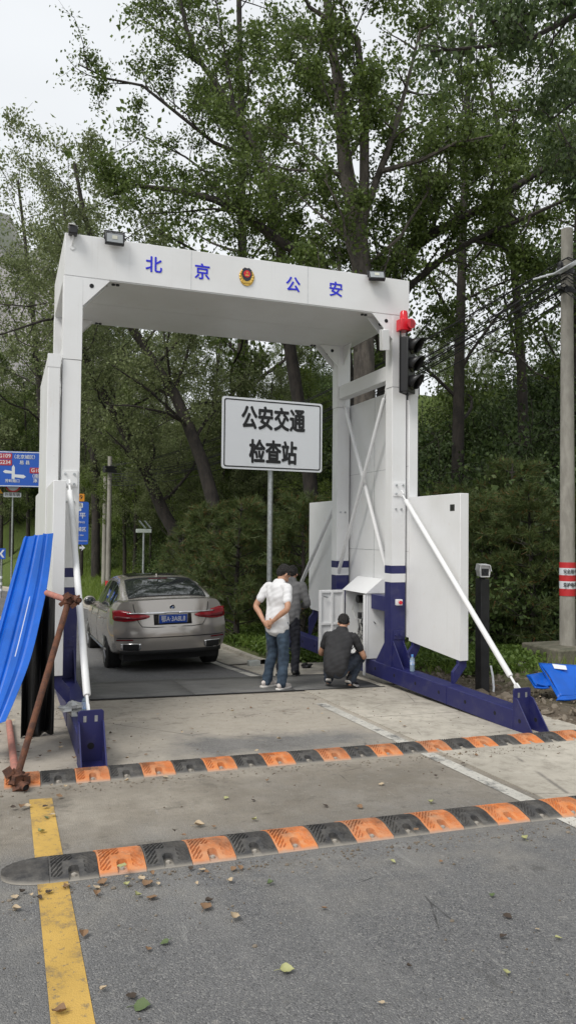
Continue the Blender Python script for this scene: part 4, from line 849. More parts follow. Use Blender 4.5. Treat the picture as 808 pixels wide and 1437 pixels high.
# white checkpoint sign
SY = 13.4; a = atY(311, 556, SY); b = atY(453, 663, SY); ce = (a+b)/2; sw, sh = b[0]-a[0], a[2]-b[2]
pz = float(T(ce[0], SY)); px_ = atY(381, 760, SY)[0]
t = thing('checkpoint_sign', 'white rectangular checkpoint sign with black lettering on a grey steel pole', 'sign', (px_, SY+.1, pz))
Ms = facing((ce[0], SY, ce[2]), math.radians(3))
plate_('sign_panel', Ms, rrect(sw, sh, .05), -.02, 0, SIGNW, t)
b0 = MB(); o_, i_ = rrect(sw-.07, sh-.07, .045), rrect(sw-.115, sh-.115, .03); n = len(o_)
b0.add([Ms@Vector((*p, .003)) for p in o_]+[Ms@Vector((*p, .003)) for p in i_], [(k, (k+1) % n, n+(k+1) % n, n+k) for k in range(n)]); part('border_line', b0, LETBLACK, t)
text('公安交通', .455, Ms@Matrix.Translation((0, .27, .004)), LETBLACK, 'lettering', t, .001, .03, sx=.70, sp=1.03); text('检查站', .455, Ms@Matrix.Translation((0, -.355, .004)), LETBLACK, 'lettering', t, .001, .03, sx=.70, sp=1.03)
part('pole', MB().tube([(px_, SY+.1, pz-.2), (px_, SY+.1, ce[2]+.3)], .05, 16), STEEL, t); 
for dz in (-.35, .25): part('clamp', MB().bx((px_-.3, SY+.022, ce[2]+dz-.03), (px_+.3, SY+.05, ce[2]+dz+.03)), STEEL, t)
# blue direction sign on a cantilever at the far left
D0 = 36.; c = atD(13, 658, D0); Mb = facing(c, -.17); k = D0/F; wS, hS = 90*k, 50*k
base = np.array([*atD(-60, 815, D0)[:2], 0]); base[2] = float(T(base[0], base[1]))
t = thing('direction_sign', 'large blue direction sign with white arrows and red route numbers left of the gantry', 'sign', base)
plate_('sign_panel', Mb, rrect(wS, hS, .12), -.05, 0, BLUESIGN, t)
o_, i_ = rrect(wS-.04, hS-.04, .11), rrect(wS-.12, hS-.12, .09); n = len(o_); part('border_line', MB().add([Mb@Vector((*p, .006)) for p in o_]+[Mb@Vector((*p, .006)) for p in i_], [(q, (q+1) % n, n+(q+1) % n, n+q) for q in range(n)]), SIGNW, t)
def P2(x, y): return Matrix.Translation(((x-13)*k, -(y-658)*k, .008))
REDS = mat('route_red', (.45, .03, .05), .4)
for s_, x, y in (('G109', 7, 640), ('G234', 7, 649), ('G108', 51, 659.5)):
    rp = plate_('route_plate', Mb@P2(x, y), rrect(20*k, 8*k, .04), -.004, .006, REDS, t); text(s_, 7.5*k, Mb@P2(x, y)@Matrix.Translation((0, 0, .002)), SIGNW, 'lettering', rp, .004, .01, sx=1.)
text('（北京城区）', 6.2*k, Mb@P2(34, 641), SIGNW, 'lettering', t, .003, .012, sx=.95); text('易 县', 6.2*k, Mb@P2(34, 649), SIGNW, 'lettering', t, .003, .012); text('芳岭路口', 5*k, Mb@P2(18, 675), SIGNW, 'lettering', t, .003, .012)
text('（南\n  涿', 6.4*k, Mb@P2(47, 671), SIGNW, 'lettering', t, .003, .012)
arrow = MB(); 
for pl in ([(17, 655.5), (19, 652), (21, 655.5), (21, 672), (17, 672)], [(5, 662), (8, 659.5), (17, 661), (17, 664.5), (8, 664)], [(21, 665.5), (33, 666), (36, 668.5), (33, 671), (21, 669.5)]): arrow.prism([((x-13)*k, -(y-658)*k) for x, y in pl], lambda u, v, w_: Mb@Vector((u, v, .002+.006*w_)))
part('arrow', arrow, SIGNW, t)
top_ = Mb@Vector((0, 0, -.15))
part('pole', MB().tube([base, base+(0, 0, top_.z-base[2]+1.2)], .14, 14), STEEL, t); part('arm', MB().tube([base+(0, 0, top_.z-base[2]+.5), Mb@Vector((1.3, .5, -.13))], .07, 10).tube([base+(0, 0, top_.z-base[2]-.4), Mb@Vector((1.3, -.4, -.13))], .07, 10), STEEL, t)
# round and triangular signs hanging below it
c2 = atD(19, 680, D0+.4); base2 = np.array([*c2[:2], 0]); base2[2] = float(T(c2[0], c2[1]))
t = thing('no_parking_sign', 'round red-rimmed white sign below the large blue sign', 'sign', base2); Mr = facing(c2, -.17); circ = lambda r: [(r*math.cos(a), r*math.sin(a)) for a in np.linspace(0, 2*PI, 25)[:-1]]
plate_('rim', Mr, circ(11*k), -.03, 0, REDPAINT, t); plate_('disc', Mr, circ(8.6*k), .001, .006, SIGNW, t); text('检查', 8*k, Mr@Matrix.Translation((0, 1*k, .008)), LETBLACK, 'lettering', t, .002, .01)
Mq = facing(atD(18, 694.5, D0+.38), -.17); qp = plate_('sub_plate', Mq, rrect(24*k, 6.5*k, .03), .02, .03, SIGNW, t); text('外埠车辆', 5.2*k, Mq@Matrix.Translation((0, 0, .031)), LETBLACK, 'lettering', qp, .002, .01); part('pole', MB().tube([base2+(0, .06, 0), base2+(0, .06, c2[2]-base2[2]+.2)], .05, 10), STEEL, t)
c3 = atD(-3, 688, D0+.4); base3 = np.array([*c3[:2], float(T(c3[0], c3[1]))]); t = thing('warning_sign', 'yellow triangular warning sign at the left edge below the blue sign', 'sign', base3); Mt = facing(c3, -.17); tri = lambda s_: [(-s_, -s_*.6), (s_, -s_*.6), (0, s_*1.1)]
plate_('rim', Mt, tri(10*k), -.03, 0, LETBLACK, t); plate_('face', Mt, tri(7.5*k), .001, .005, YEL, t); part('pole', MB().tube([base3+(0, .06, 0), c3+(0, .06, 0)], .05, 10), STEEL, t)
# blue place sign with orange and white plates behind the left post
D1 = 27.; k1 = D1/F; c = atD(108, 734, D1); base = np.array([*atD(108, 734, D1)[:2], 0]); base[2] = float(T(base[0], base[1])); t = thing('place_sign', 'tall blue place sign with a right arrow partly hidden behind the left post', 'sign', base); Mp = facing(c, -.12)
plate_('sign_panel', Mp, rrect(32*k1, 60*k1, .06), -.03, 0, BLUESIGN, t); q1 = lambda x, y, z=.006: Matrix.Translation(((x-108)*k1, -(y-734)*k1, z)); pl_ = plate_('border_line', Mp@q1(108, 759), rrect(30*k1, .6*k1, .002), 0, .006, SIGNW, t)
text('昌 平', 9*k1, Mp@q1(110, 727-3), SIGNW, 'lettering', t, .003, .012); text('CHANGPING', 3.8*k1, Mp@q1(108, 733), SIGNW, 'lettering', t, .003, .01); text('门沟城区', 6.6*k1, Mp@q1(108, 743), SIGNW, 'lettering', t, .003, .012); text('Men Gou Xian', 3*k1, Mp@q1(109, 751), SIGNW, 'lettering', t, .003, .01)
part('arrow', MB().prism([((x-108)*k1, -(y-734)*k1) for x, y in ((112, 767), (116, 767), (115, 764), (120, 768.5), (115, 773), (116, 770), (112, 770))], lambda u, v, w_: Mp@Vector((u, v, .002+.006*w_))), SIGNW, t); rp = plate_('route_plate', Mp@q1(101, 768), rrect(12*k1, 10*k1, .03), .001, .006, REDS, t)
plate_('border_line', Mp@q1(108, 748+15.5), rrect(.1, .1, .01), .001, .002, BLUESIGN, t)
op_ = plate_('number_plate', Mp@q1(107, 698), rrect(22*k1, 10.5*k1, .03), -.02, 0, mat('orange_sign', (.75, .30, .02), .45), t); text('109', 9*k1, Mp@q1(109, 698, .002), LETBLACK, 'lettering', op_, .002, .02); wp = plate_('name_plate', Mp@q1(106, 709), rrect(20*k1, 7*k1, .03), -.02, 0, SIGNW, t); text('西山路', 6*k1, Mp@q1(106, 709, .002), LETBLACK, 'lettering', wp, .002, .012); plate_('name_plate', Mp@q1(105, 715), rrect(18*k1, 4*k1, .02), -.02, 0, SIGNW, t)
part('pole', MB().tube([base+(0, .08, -.1), (Mp@q1(108, 692)).translation+Vector((0, .08, .05))], .05, 10), STEEL, t)
# chevron sign
D2 = 30.; k2 = D2/F; c = atD(3, 777, D2); base = np.array([*c[:2], float(T(c[0], c[1]))]); t = thing('chevron_sign', 'small blue bend sign with a white chevron at the far left', 'sign', base); Mc = facing(c, -.1)
plate_('sign_panel', Mc, rrect(10*k2, 15*k2, .03), -.02, 0, BLUESIGN, t); part('chevron', MB().prism([(x*k2, y*k2) for x, y in ((-3, 0), (1, 5.5), (3.6, 5.5), (0, 0), (3.6, -5.5), (1, -5.5))], lambda u, v, w_: Mc@Vector((u, v, .002+.004*w_))), SIGNW, t); part('pole', MB().tube([base+(0, .05, 0), c+(0, .05, -.1)], .04, 8), STEEL, t)
for z in (.25, .5, .75): part('reflective_band', MB().tube([base+(0, .05, z), base+(0, .05, z+.1)], .05, 10), SIGNW, t)
# traffic cone on the far verge
c = atD(23, 816, 31.); c[2] = G(c[0], c[1]); t = thing('traffic_cone', 'small orange and white traffic cone on the road beside the blue sheet', 'cone', c)
part('cone', MB().tube([c+(0, 0, .03), c+(0, 0, .7)], [.15, .03], 14), mat('cone_orange', (.8, .18, .03), .5), t); part('base', MB().bx(c+(-.19, -.19, 0), c+(.19, .19, .03)), BLACK, t); part('band', MB().tube([c+(0, 0, .33), c+(0, 0, .48)], [.105, .08], 14), SIGNW, t)
# solar warning lamp
D3 = 24.; k3 = D3/F; c = atD(202, 745, D3); base = np.array([*c[:2], float(T(c[0], c[1]))]); t = thing('solar_warning_lamp', 'slim pole with a small lamp box and two solar panels behind the car', 'lamp', base)
part('pole', MB().tube([base-(0, 0, .1), c], .035, 8), STEEL, t); part('lamp_box', MB().bx(c+(-.24, -.06, -.06), c+(.24, .06, .06)), mat('pale_green_box', (.5, .55, .5), .5), t, .01)
for dx in (-.05, .12): part('solar_panel', MB().obx(c+(dx, 0, .2), (.02, .24, .3), (0, math.radians(-40), 0)), mat('solar_cells', (.3, .33, .36), .25), t)

# ================================================================== poles and cables
def upole(name, label, base, topz, r0, r1, m=CONC):
    t = thing(name, label, 'pole', base); part('shaft', MB().tube([base-np.array([0, 0, .3])]+[np.array([base[0], base[1], z]) for z in np.linspace(base[2], topz, 6)], [r0]+list(np.linspace(r0, r1, 6)), 22), m, t); return t
UP = atD(795.5, 900, 12.7); UP[2] = float(T(UP[0], UP[1])); top_z = atD(796, 315, 12.7)[2]
up_ = upole('utility_pole', 'grey concrete utility pole with red bands beside the blue folded sheets', UP, top_z, .13, .095)
zz_ = lambda y: atD(796, y, 12.7)[2]
for y0, y1, m in ((789, 797, REDPAINT), (807, 815.5, REDPAINT), (826, 836, REDPAINT), (797, 807, SIGNW), (815.5, 826, SIGNW)): part('band', MB().tube([(UP[0], UP[1], zz_(y1)), (UP[0], UP[1], zz_(y0))], .1315, 24, False), m, up_)
for yb, s_ in ((802, '安全用电'), (820.5, '爱护电杆')):
    Mw = facing((UP[0]-.02, UP[1]-.1335, zz_(yb)), -.35); text(s_, .075, Matrix.Translation(Vector((-.03, -.0, 0)))@Mw, LETBLACK, 'lettering', up_, .001, .02, sx=.8)
for y in (377, 404): part('iron_band', MB().tube([(UP[0], UP[1], zz_(y+4)), (UP[0], UP[1], zz_(y-4))], .118, 20), BLACKM, up_); part('bracket', MB().obx((UP[0]-.05, UP[1], zz_(y)), (.5, .06, .05), (0, 0, .5)), BLACKM, up_)
part('insulator', MB().ball((UP[0]-.22, UP[1]-.1, zz_(372)), (.05, .05, .07)), BLACKM, up_); part('insulator', MB().ball((UP[0]+.1, UP[1]-.14, zz_(388)), (.05, .05, .07)), BLACKM, up_)
part('base_block', MB().bx((UP[0]-.55, UP[1]-.45, UP[2]-.6), (UP[0]+.75, UP[1]+.5, float(atD(796, 905, 12.7)[2]))), mat('mossy_concrete', (.17, .155, .12), .95, c2=(.10, .10, .07), vscale=5, bump=.5, bscale=30), up_, .03, label='mossy concrete block at the foot of the pole')
FP = atD(152, 816, 29.); FP[2] = float(T(FP[0], FP[1])); ft_z = atD(152, 640, 29.)[2]
fp = upole('utility_pole', 'slim grey pole with a red band on the grass bank behind the car', FP, ft_z, .10, .08); part('band', MB().tube([FP+(0, 0, .62), FP+(0, 0, .82)], .106, 16, False), REDPAINT, fp); part('insulator_cluster', MB().obx((FP[0], FP[1], ft_z-.5), (.5, .2, .25), (0, 0, .4)), BLACKM, fp)
F2 = atD(147, 760, 33.); F2[2] = float(T(F2[0], F2[1])); upole('utility_pole', 'second slim pole standing just left of and behind the banded far pole', F2, atD(149, 668, 33.)[2], .11, .09)
rr = random.Random(8); CABLE = mat('black_cable', (.012, .012, .013), .6)
for k in range(18):
    y0 = 352+k*3.5+rr.uniform(-2, 2); p0 = np.array([UP[0]+rr.uniform(-.15, .05), UP[1]-.1, zz_(y0)]); p1 = np.array([FP[0]+rr.uniform(-.2, .2), FP[1], ft_z-.25-.05*k])
    sag = rr.uniform(.5, 1.25); q = np.array([atD(905, 285+k*7, 9.)]) [0]
    pts = [p0*(1-s_)+p1*s_-np.array([0, 0, 4*sag*s_*(1-s_)]) for s_ in np.linspace(0, 1, 22)]
    pts = [q*(1-s_)+p0*s_-np.array([0, 0, .25*4*s_*(1-s_)]) for s_ in np.linspace(0, .9, 6)]+pts
    single('overhead_cable', MB().tube(pts, rr.choice([.005, .007, .009, .011]), 5), CABLE, 'black cable in the sagging bundle strung between the near and far poles', 'cable', 'overhead cables', base=p0)
# pale insulation sleeves on the cables at the near pole
for k in range(3):
    a = atD(748+k*9, 392-k*3, 12.3); b = atD(808, 366-k*4+6*k, 11.4); single('cable_sleeve', MB().tube([a, (a+b)/2-np.array([0, 0, .05]), b], .016, 8), SIGNW, ('pale grey cable sleeve %s by the near pole top' % ('lowest', 'in the middle', 'uppermost')[k]), 'cable')

# ================================================================== camera post, sheets, pipes and small things
c = atG(676, 975); c[2] = float(T(c[0], c[1]))-.05; t = thing('camera_post', 'white box camera on a square black post beside the right wing', 'camera', c); zt = atY(676, 812, c[1])[2]
part('post', MB().bx(c+(-.065, -.065, 0), (c[0]+.065, c[1]+.065, zt)), BLACKM, t, .008)
cz = zt+.105; Mk = Matrix.Translation((c[0], c[1], cz))@Matrix.Rotation(math.radians(-27), 4, 'Z')@Matrix.Diagonal((.88, 1, .95, 1))
part('camera_housing', MB().prism([(-.065, -.08), (.065, -.08), (.08, .0), (.062, .075), (-.062, .075), (-.08, 0)], lambda u, v, w_: Mk@Vector((u, -.24+.36*w_, v))), WHITE, t, .006); part('lens_panel', MB().prism([(-.05, -.06), (.05, -.06), (.05, .035), (-.05, .035)], lambda u, v, w_: Mk@Vector((u, -.245+.004*w_, v))), BLACK, t)
part('sunshade', MB().prism([(-.085, 0), (-.067, .082), (.067, .082), (.085, 0), (.078, 0), (.062, .076), (-.062, .076), (-.078, 0)], lambda u, v, w_: Mk@Vector((u, -.30+.44*w_, v+.004))), WHITE, t)
for dx, dz in ((-.028, -.03), (.028, -.03), (0, .005)): part('lens', MB().tube([Mk@Vector((dx, -.246, dz)), Mk@Vector((dx, -.252, dz))], .015, 12), GLASSD, t)
part('neck', MB().tube([(c[0], c[1], zt), (c[0], c[1], zt+.03)], .03, 12), BLACKM, t)
single('plastic_conduit', MB().tube([c+(.10, -.08, -.02), c+(.115, -.085, .15), c+(.10, -.08, .3), c+(.085, -.06, .42)], .014, 8), SIGNW, 'thin white plastic conduit sticking up beside the black camera post', 'conduit')
# folded blue sheets on the soil
BLUE = mat('blue_tarpaulin', (.0, .095, .50), .5, var=.12, vscale=3); BLUES = mat('blue_sheet_steel', (.0, .10, .50), .42, var=.12, vscale=4, c2=None)
P0 = atG(775, 980); bz_ = float(T(P0[0], P0[1]))
t = thing('blue_sheet_pile', 'folded bright blue plastic sheets dumped on the soil near the concrete pole', 'sheet', (P0[0], P0[1], bz_))
def fold(name, quad, thick, wav, m=BLUE, lab=None):
    a, b, c_, d = map(np.array, quad); N = 14; Pg = [[a*(1-u)*(1-v)+b*u*(1-v)+c_*u*v+d*(1-u)*v+np.array([0, 0, wav*math.sin(u*5+v*3)*math.sin(v*PI)]) for u in np.linspace(0, 1, N)] for v in np.linspace(0, 1, N)]
    o = part(name, MB().grid(Pg), m, t); s_ = o.modifiers.new('t', 'SOLIDIFY'); s_.thickness = thick; return o
pp = lambda x, y, Y: atY(x, y, Y); Yb = P0[1]
fold('top_sheet', (pp(757, 930, Yb+.35), pp(822, 934, Yb+.15), pp(825, 974, Yb-.25), pp(786, 976, Yb-.2)), .02, .03)
fold('front_lip', (pp(756, 930, Yb+.345), pp(786, 977, Yb-.205), pp(783, 981, Yb-.2), pp(757, 934, Yb+.33)), .012, .0)
fold('under_sheet', (pp(786, 977, Yb-.25), pp(824, 974, Yb-.27), pp(822, 980, Yb-.3), pp(780, 982, Yb-.3)), .02, .01)
fold('left_fold', (pp(738, 947, Yb+.3), pp(762, 943, Yb+.3), pp(772, 962, Yb+.0), pp(752, 960, Yb+.0)), .03, .03)
fold('left_fold', (pp(738, 949, Yb+.3), pp(752, 960, Yb+.0), pp(772, 966, Yb-.05), pp(750, 964, Yb)), .02, .01)
La = pp(775, 932, Yb+.24); Lb = pp(793, 935, Yb+.2); part('white_label', MB().add([pp(774, 931.5, Yb+.27), pp(793, 934, Yb+.17), pp(795, 940, Yb+.09), pp(777, 938, Yb+.18)], [(0, 1, 2, 3)]), SIGNW, t)
# blue corrugated sheet leaning at the left
t = thing('corrugated_sheet', 'bent bright blue corrugated steel sheet leaning at the left edge', 'sheet', (-.1, 6.6, float(G(-.1, 6.6))))
Lp = [atY(34, 754, 7.5), atY(16, 815, 7.35), atY(-2, 880, 7.2), atY(-20, 945, 7.05), atY(-34, 1000, 6.9), atY(-42, 1030, 6.8)]
Rp = [atY(75, 748, 6.95), atY(68, 812, 6.85), atY(57, 868, 6.75), atY(43, 925, 6.62), atY(24, 975, 6.5), atY(8, 1012, 6.4)]
Nc = 61; Pg = []
for s_ in np.linspace(0, 1, 26):
    l = np.array([cat_([p[i] for p in Lp], np.linspace(0, 1, 6), s_) for i in range(3)]); r_ = np.array([cat_([p[i] for p in Rp], np.linspace(0, 1, 6), s_) for i in range(3)]); nrm = np.array([-.55, -.8, .25]); row = []
    for u in np.linspace(0, 1, Nc): ph = (u*3.2+.1) % 1; h = np.interp(ph, [0, .34, .40, .52, .58, .66, .70, .74, .78, 1], [0, 0, 1, 1, 0, 0, .35, .35, 0, 0]); row.append(l*(1-u)+r_*u+nrm*.028*h)
    Pg.append(row)
o = part('sheet', MB().grid(Pg), BLUES, t, smooth=False); s_ = o.modifiers.new('t', 'SOLIDIFY'); s_.thickness = .0025
part('tear_mark', MB().grid([[np.array(Pg[i][37])+np.array([-.003, -.006, .001]), np.array(Pg[i][37])+np.array([.008-.006*abs(i-11)/5, -.006, .001])] for i in range(7, 15)]), SIGNW, t)
# rusty scaffold tube with couplers
b_ = atG(22, 1108); b_[2] = float(G(b_[0], b_[1]))+.05; tp = atY(97, 842, 6.42); t = thing('scaffold_tube', 'rusty scaffold tube with couplers leaning against the left strut', 'pipe', (b_[0], b_[1], b_[2]-.05))
d = (tp-b_)/np.linalg.norm(tp-b_); part('tube', MB().tube([b_-d*.02, b_*.5+tp*.5, tp], .0245, 16), RUST, t)
def coupler(cn, dirn, par, s=1., seed=1):
    r_ = random.Random(seed); cn = np.array(cn); m_ = MB().tube([cn-np.array(dirn)*.04*s, cn+np.array(dirn)*.04*s], .038*s, 12)
    for k in range(7): m_.obx(cn+np.array([r_.uniform(-.05, .05), r_.uniform(-.05, .02), r_.uniform(-.05, .05)])*s, (.045*s, .05*s, .03*s), (r_.random()*3, r_.random()*3, r_.random()*3))
    m_.tube([cn+np.array((.03, -.02, .02)), cn+np.array((.085, -.03, .035))], .009, 8).tube([cn+np.array((.03, -.04, -.02)), cn+np.array((.08, -.05, -.03))], .009, 8); return part('coupler', m_, RUST, par)
coupler(tp, d, t, 1., 3); coupler(b_+d*.03, d, t, 1.25, 5)
q = tp+np.array([.05, -.05, .01]); part('stub_tube', MB().tube([q+(-.01, .1, .0), q+(.02, -.06, -.005)], .0245, 16, False).tube([q+(-.01, .09, .0), q+(.019, -.058, -.005)], .019, 16), RUST, t)
q = b_+np.array([.07, -.06, -.01]); part('stub_tube', MB().tube([q+(-.09, .12, .02), q+(0.0, -.04, -.005)], .0245, 16, False), RUST, t); part('tube_bore', MB().tube([q+(-.08, .11, .02), q+(-.003, -.034, -.004)], .019, 12), DARKHOLE, t)
q2 = atY(66, 832, 6.75); single('scaffold_tube', MB().tube([q2, tp+np.array([-.02, .03, .0])], .0245, 14), PINKPIPE, 'short pale rusty tube joined to the top coupler behind the blue sheet', 'pipe')
q3 = atG(13, 1018); q4 = atG(22, 1092); single('ground_pipe', MB().tube([(q3[0], q3[1], q3[2]+.03), (q4[0], q4[1], q4[2]+.03)], .03, 14), PINKPIPE, 'faded red pipe lying on the ground beside the leaning scaffold tube', 'pipe')
# added black sheet painting the deep shade between blue sheet and left wing
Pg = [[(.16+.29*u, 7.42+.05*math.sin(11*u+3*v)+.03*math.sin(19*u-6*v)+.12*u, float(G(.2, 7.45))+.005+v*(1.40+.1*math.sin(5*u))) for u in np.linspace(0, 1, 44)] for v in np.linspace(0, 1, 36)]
o = single('gap_shade_sheet', MB().grid(Pg), mat('painted_gap_shade', (.006, .006, .006), .5), 'added black sheet painting the shade between the blue sheet and the left wing', 'painted shade'); sm_ = o.modifiers.new('t', 'SOLIDIFY'); sm_.thickness = .004
# bottles
def bottle(P, label, hgt=.22, r=.032):
    P = np.array(P); t = thing('water_bottle', label, 'bottle', P, 'water bottles')
    part('bottle_body', MB().tube([P+(0, 0, z*hgt) for z in (0, .02, .06, .40, .44, .48, .72, .84, .86)], [r*.85, r, r, r, r*.93, r, r, r*.42, r*.42], 16), mat('clear_plastic', (.42, .55, .66), .12, trans=.55), t)
    part('label_band', MB().tube([P+(0, 0, hgt*.38), P+(0, 0, hgt*.66)], r*1.02, 16, False), mat('bottle_label', (.12, .3, .62), .5, c2=(.6, .62, .65), vscale=30), t); part('cap', MB().tube([P+(0, 0, hgt*.86), P+(0, 0, hgt*.98)], r*.46, 12), mat('cap_blue', (.1, .3, .65), .4), t)
bottle((atX(571, 938, 4.93)[0], 8.66, -.08), 'plastic water bottle standing on the right navy rail beside the post'); bottle((.70, 7.10, .0), 'clear plastic bottle on the left navy rail behind the foot plate')
# rag, brick, stones, debris
rg = np.random.RandomState(7)
def lump(name, c, s, m, label, cat, group=None, seed=0, rough=.25):
    r_ = np.random.RandomState(seed); b = MB().ball((0, 0, 0), 1, 11, 8); V = np.array(b.v); V *= (1+rough*np.sin(V@r_.uniform(-4, 4, 3)+seed)[:, None]+rough*.6*np.sin(V@r_.uniform(-7, 7, 3))[:, None]); V = V*np.array(s)+np.array(c); b.v = [tuple(p) for p in V]; return single(name, b, m, label, cat, group)
lump('plastic_bag', (.60, 7.28, .05), (.09, .11, .05), mat('bag_plastic', (.55, .55, .53), .3), 'crumpled clear plastic bag on the left navy rail', 'bag', seed=4, rough=.4)
BR = mat('old_brick', (.17, .12, .085), .95, c2=(.10, .08, .06), vscale=12, bump=.5, bscale=60)
c = atG(566, 962); g0 = float(G(c[0], c[1])); single('brick', MB().obx((c[0], c[1]+.06, g0+.035), (.24, .115, .06), (0, 0, .25)), BR, 'old brick on the ground wedged at the right rail', 'brick', bevel=.008); single('brick', MB().obx((c[0]-.02, c[1]+.09, g0+.085), (.22, .11, .03), (0, .05, .1)), BR, 'broken thin brick piece resting on the wedged brick', 'brick', bevel=.008)
STONE = mat('stone', (.30, .29, .27), .95, c2=(.20, .19, .18), vscale=8, bump=.5, bscale=40)
for x, y, s_, lb in ((727, 940, .13, 'pale rounded stone on the soil behind the right foot'), (566+120, 1000, .05, 'small stone beside the right foot bracket'), (610, 963, .06, 'small stone under the right wing'), (720, 915, .1, 'grey stone in the weeds near the concrete pole block')):
    P = atG(x, y); lump('stone', (P[0], P[1], float(T(P[0], P[1]))+s_*.35), (s_, s_*.8, s_*.55), STONE, lb, 'stone', 'stones', int(x), .12)
# tools and cable offcuts by the men
TOOL = mat('tool_bag', (.05, .05, .052), .8, var=.3, vscale=20)
for x, y, sz, lb, m in ((424, 924, (.17, .12, .1), 'dark grey tool bag behind the black shoes', TOOL), (430, 938, (.1, .07, .05), 'small black tool pouch on the plates', BLACKM), (426, 890, (.12, .08, .09), 'grey plastic bundle by the rear rail', STEEL)):
    P = atG(x, y); lump('tool_bag', (P[0], P[1], P[2]+sz[2]*.8), sz, m, lb, 'tool bag', 'tools', int(x), .3)
P = atG(356, 935); single('plastic_tray', MB().bx((P[0]-.1, P[1]-.07, P[2]), (P[0]+.1, P[1]+.07, P[2]+.1)), mat('clear_tray', (.5, .52, .5), .3), 'small pale plastic tub on the ground left of the man in white', 'tub', bevel=.01)
# corrugated drain pipe and old trunk in the weeds on the right
P = atG(700, 893); P = np.array([P[0]*.86, P[1]*.86, 0]); P[2] = float(T(P[0], P[1])); t = thing('drain_pipe', 'grey corrugated drain pipe lying in the weeds on the right', 'pipe', P)
n = 22; part('pipe_wall', MB().tube([P+np.array([.06*k, .02*k, .15]) for k in range(n)], [.13+.015*(k % 2) for k in range(n)], 18, False), mat('grey_plastic', (.2, .2, .19), .6), t); part('pipe_mouth', MB().tube([P+(.01, 0, .15), P+(.02, 0.005, .15)], .125, 18), DARKHOLE, t)
P = atG(665, 890); P = np.array([P[0]*.9, P[1]*.9, 0]); P[2] = float(T(P[0], P[1])); single('log', MB().tube([P+(-.3, .1, .28), P+(.5, 0, .26), P+(1.5, -.1, .30)], [.05, .06, .035], 10), mat('old_log', (.07, .055, .045), .95), 'dark fallen branch lying above the drain pipe', 'log')
# ------------------------------------------------------------------ fallen leaves
LM = {'g': mat('leaf_green', (.085, .12, .045), .6, var=.15, vscale=40), 'y': mat('leaf_yellowish', (.33, .33, .15), .6, var=.15, vscale=40), 'b': mat('leaf_brown', (.20, .12, .065), .8, var=.25, vscale=40), 't': mat('leaf_tan', (.42, .33, .22), .75, var=.2, vscale=40), 'd': mat('leaf_dark', (.05, .035, .025), .8)}
LN = {'g': 'green', 'y': 'yellowish', 'b': 'brown', 't': 'tan', 'd': 'dark dry'}
def leaf_mesh(seed, m, curl):
    r_ = random.Random(seed); L_ = 1.; n = 9; prof = [0, .28, .42, .45, .42, .34, .24, .12, .0]; P = []
    for i in range(n):
        y = i/(n-1); P.append([(s_*prof[i]*(1+.08*r_.uniform(-1, 1)), y-.5, curl*(abs(s_)**1.5*.45*(prof[i]/.45)+.5*(y-.5)**2*2*r_.uniform(.6, 1.2))+.04*r_.uniform(-1, 1)*abs(s_)) for s_ in (-1, -.5, 0, .5, 1)])
    mb = MB().grid(P); mb.tube([(0, -.5, 0), (.06, -.75, .03), (.12, -.9, .02)], .018, 4); me = mb.mesh('leaf', m); return me
LMESH = {c_: [leaf_mesh(k, LM[c_], cu) for k, cu in enumerate((.15, .4, .8))] for c_ in LM}
near = [(172, 1231, .085, 'y'), (144, 1241, .09, 'b'), (93, 1247, .07, 't'), (206, 1244, .1, 'b'), (214, 1262, .09, 'b'), (198, 1236, .07, 't'), (194, 1260, .06, 'y'), (290, 1276, .10, 'b'), (294, 1268, .06, 'd'), (330, 1291, .085, 't'), (231, 1326, .065, 'g'), (379, 1243, .06, 'g'), (323, 1240, .06, 't'),
        (403, 1365, .09, 'y'), (200, 1415, .10, 'g'), (185, 1402, .07, 'd'), (83, 1425, .08, 'b'), (117, 1316, .07, 'b'), (146, 1392, .045, 't'), (208, 1336, .05, 'b'), (455, 1278, .05, 'b'), (712, 1289, .07, 'd'), (705, 1318, .06, 'd'), (753, 1307, .035, 't'), (783, 1320, .05, 'y'), (710, 1368, .055, 'y'),
        (690, 1260, .05, 'g'), (735, 1179, .07, 'y'), (574, 1360, .035, 'd'), (618, 1212, .04, 'b'), (551, 1212, .05, 'y'), (535, 1411, .04, 't'), (280, 1161, .10, 't'), (300, 1163, .05, 'b'), (245, 1181, .055, 'd'), (258, 1187, .05, 'b'), (317, 1122, .06, 'y'), (356, 1153, .06, 'y'), (355, 1125, .05, 'd'), (178, 1098, .06, 't'), (232, 1092, .07, 't'), (59, 1170, .075, 'y'), (65, 1150, .05, 'g'),
        (375, 1098, .05, 'b'), (360, 1063, .06, 't'), (152, 1052, .06, 'b'), (160, 1042, .06, 'b'), (155, 1031, .05, 'd'), (205, 1061, .05, 'b'), (178, 1075, .05, 't'), (70, 1056, .06, 'b'), (85, 1045, .05, 'b'), (270, 1024, .05, 'b'), (352, 995, .05, 'b'), (330, 1008, .04, 'd'), (535, 1102, .07, 't'), (605, 1128, .08, 'y'), (645, 1060, .06, 't'), (583, 1178, .06, 'b'), (668, 1062, .05, 'b'), (505, 1135, .07, 'b'), (457, 1133, .06, 'd'), (500, 1060, .05, 'b'), (426, 980, .06, 'd'), (432, 996, .05, 'b'), (575, 970, .05, 'b'), (725, 1010, .05, 'b')]
rr = random.Random(3); cnt = {}
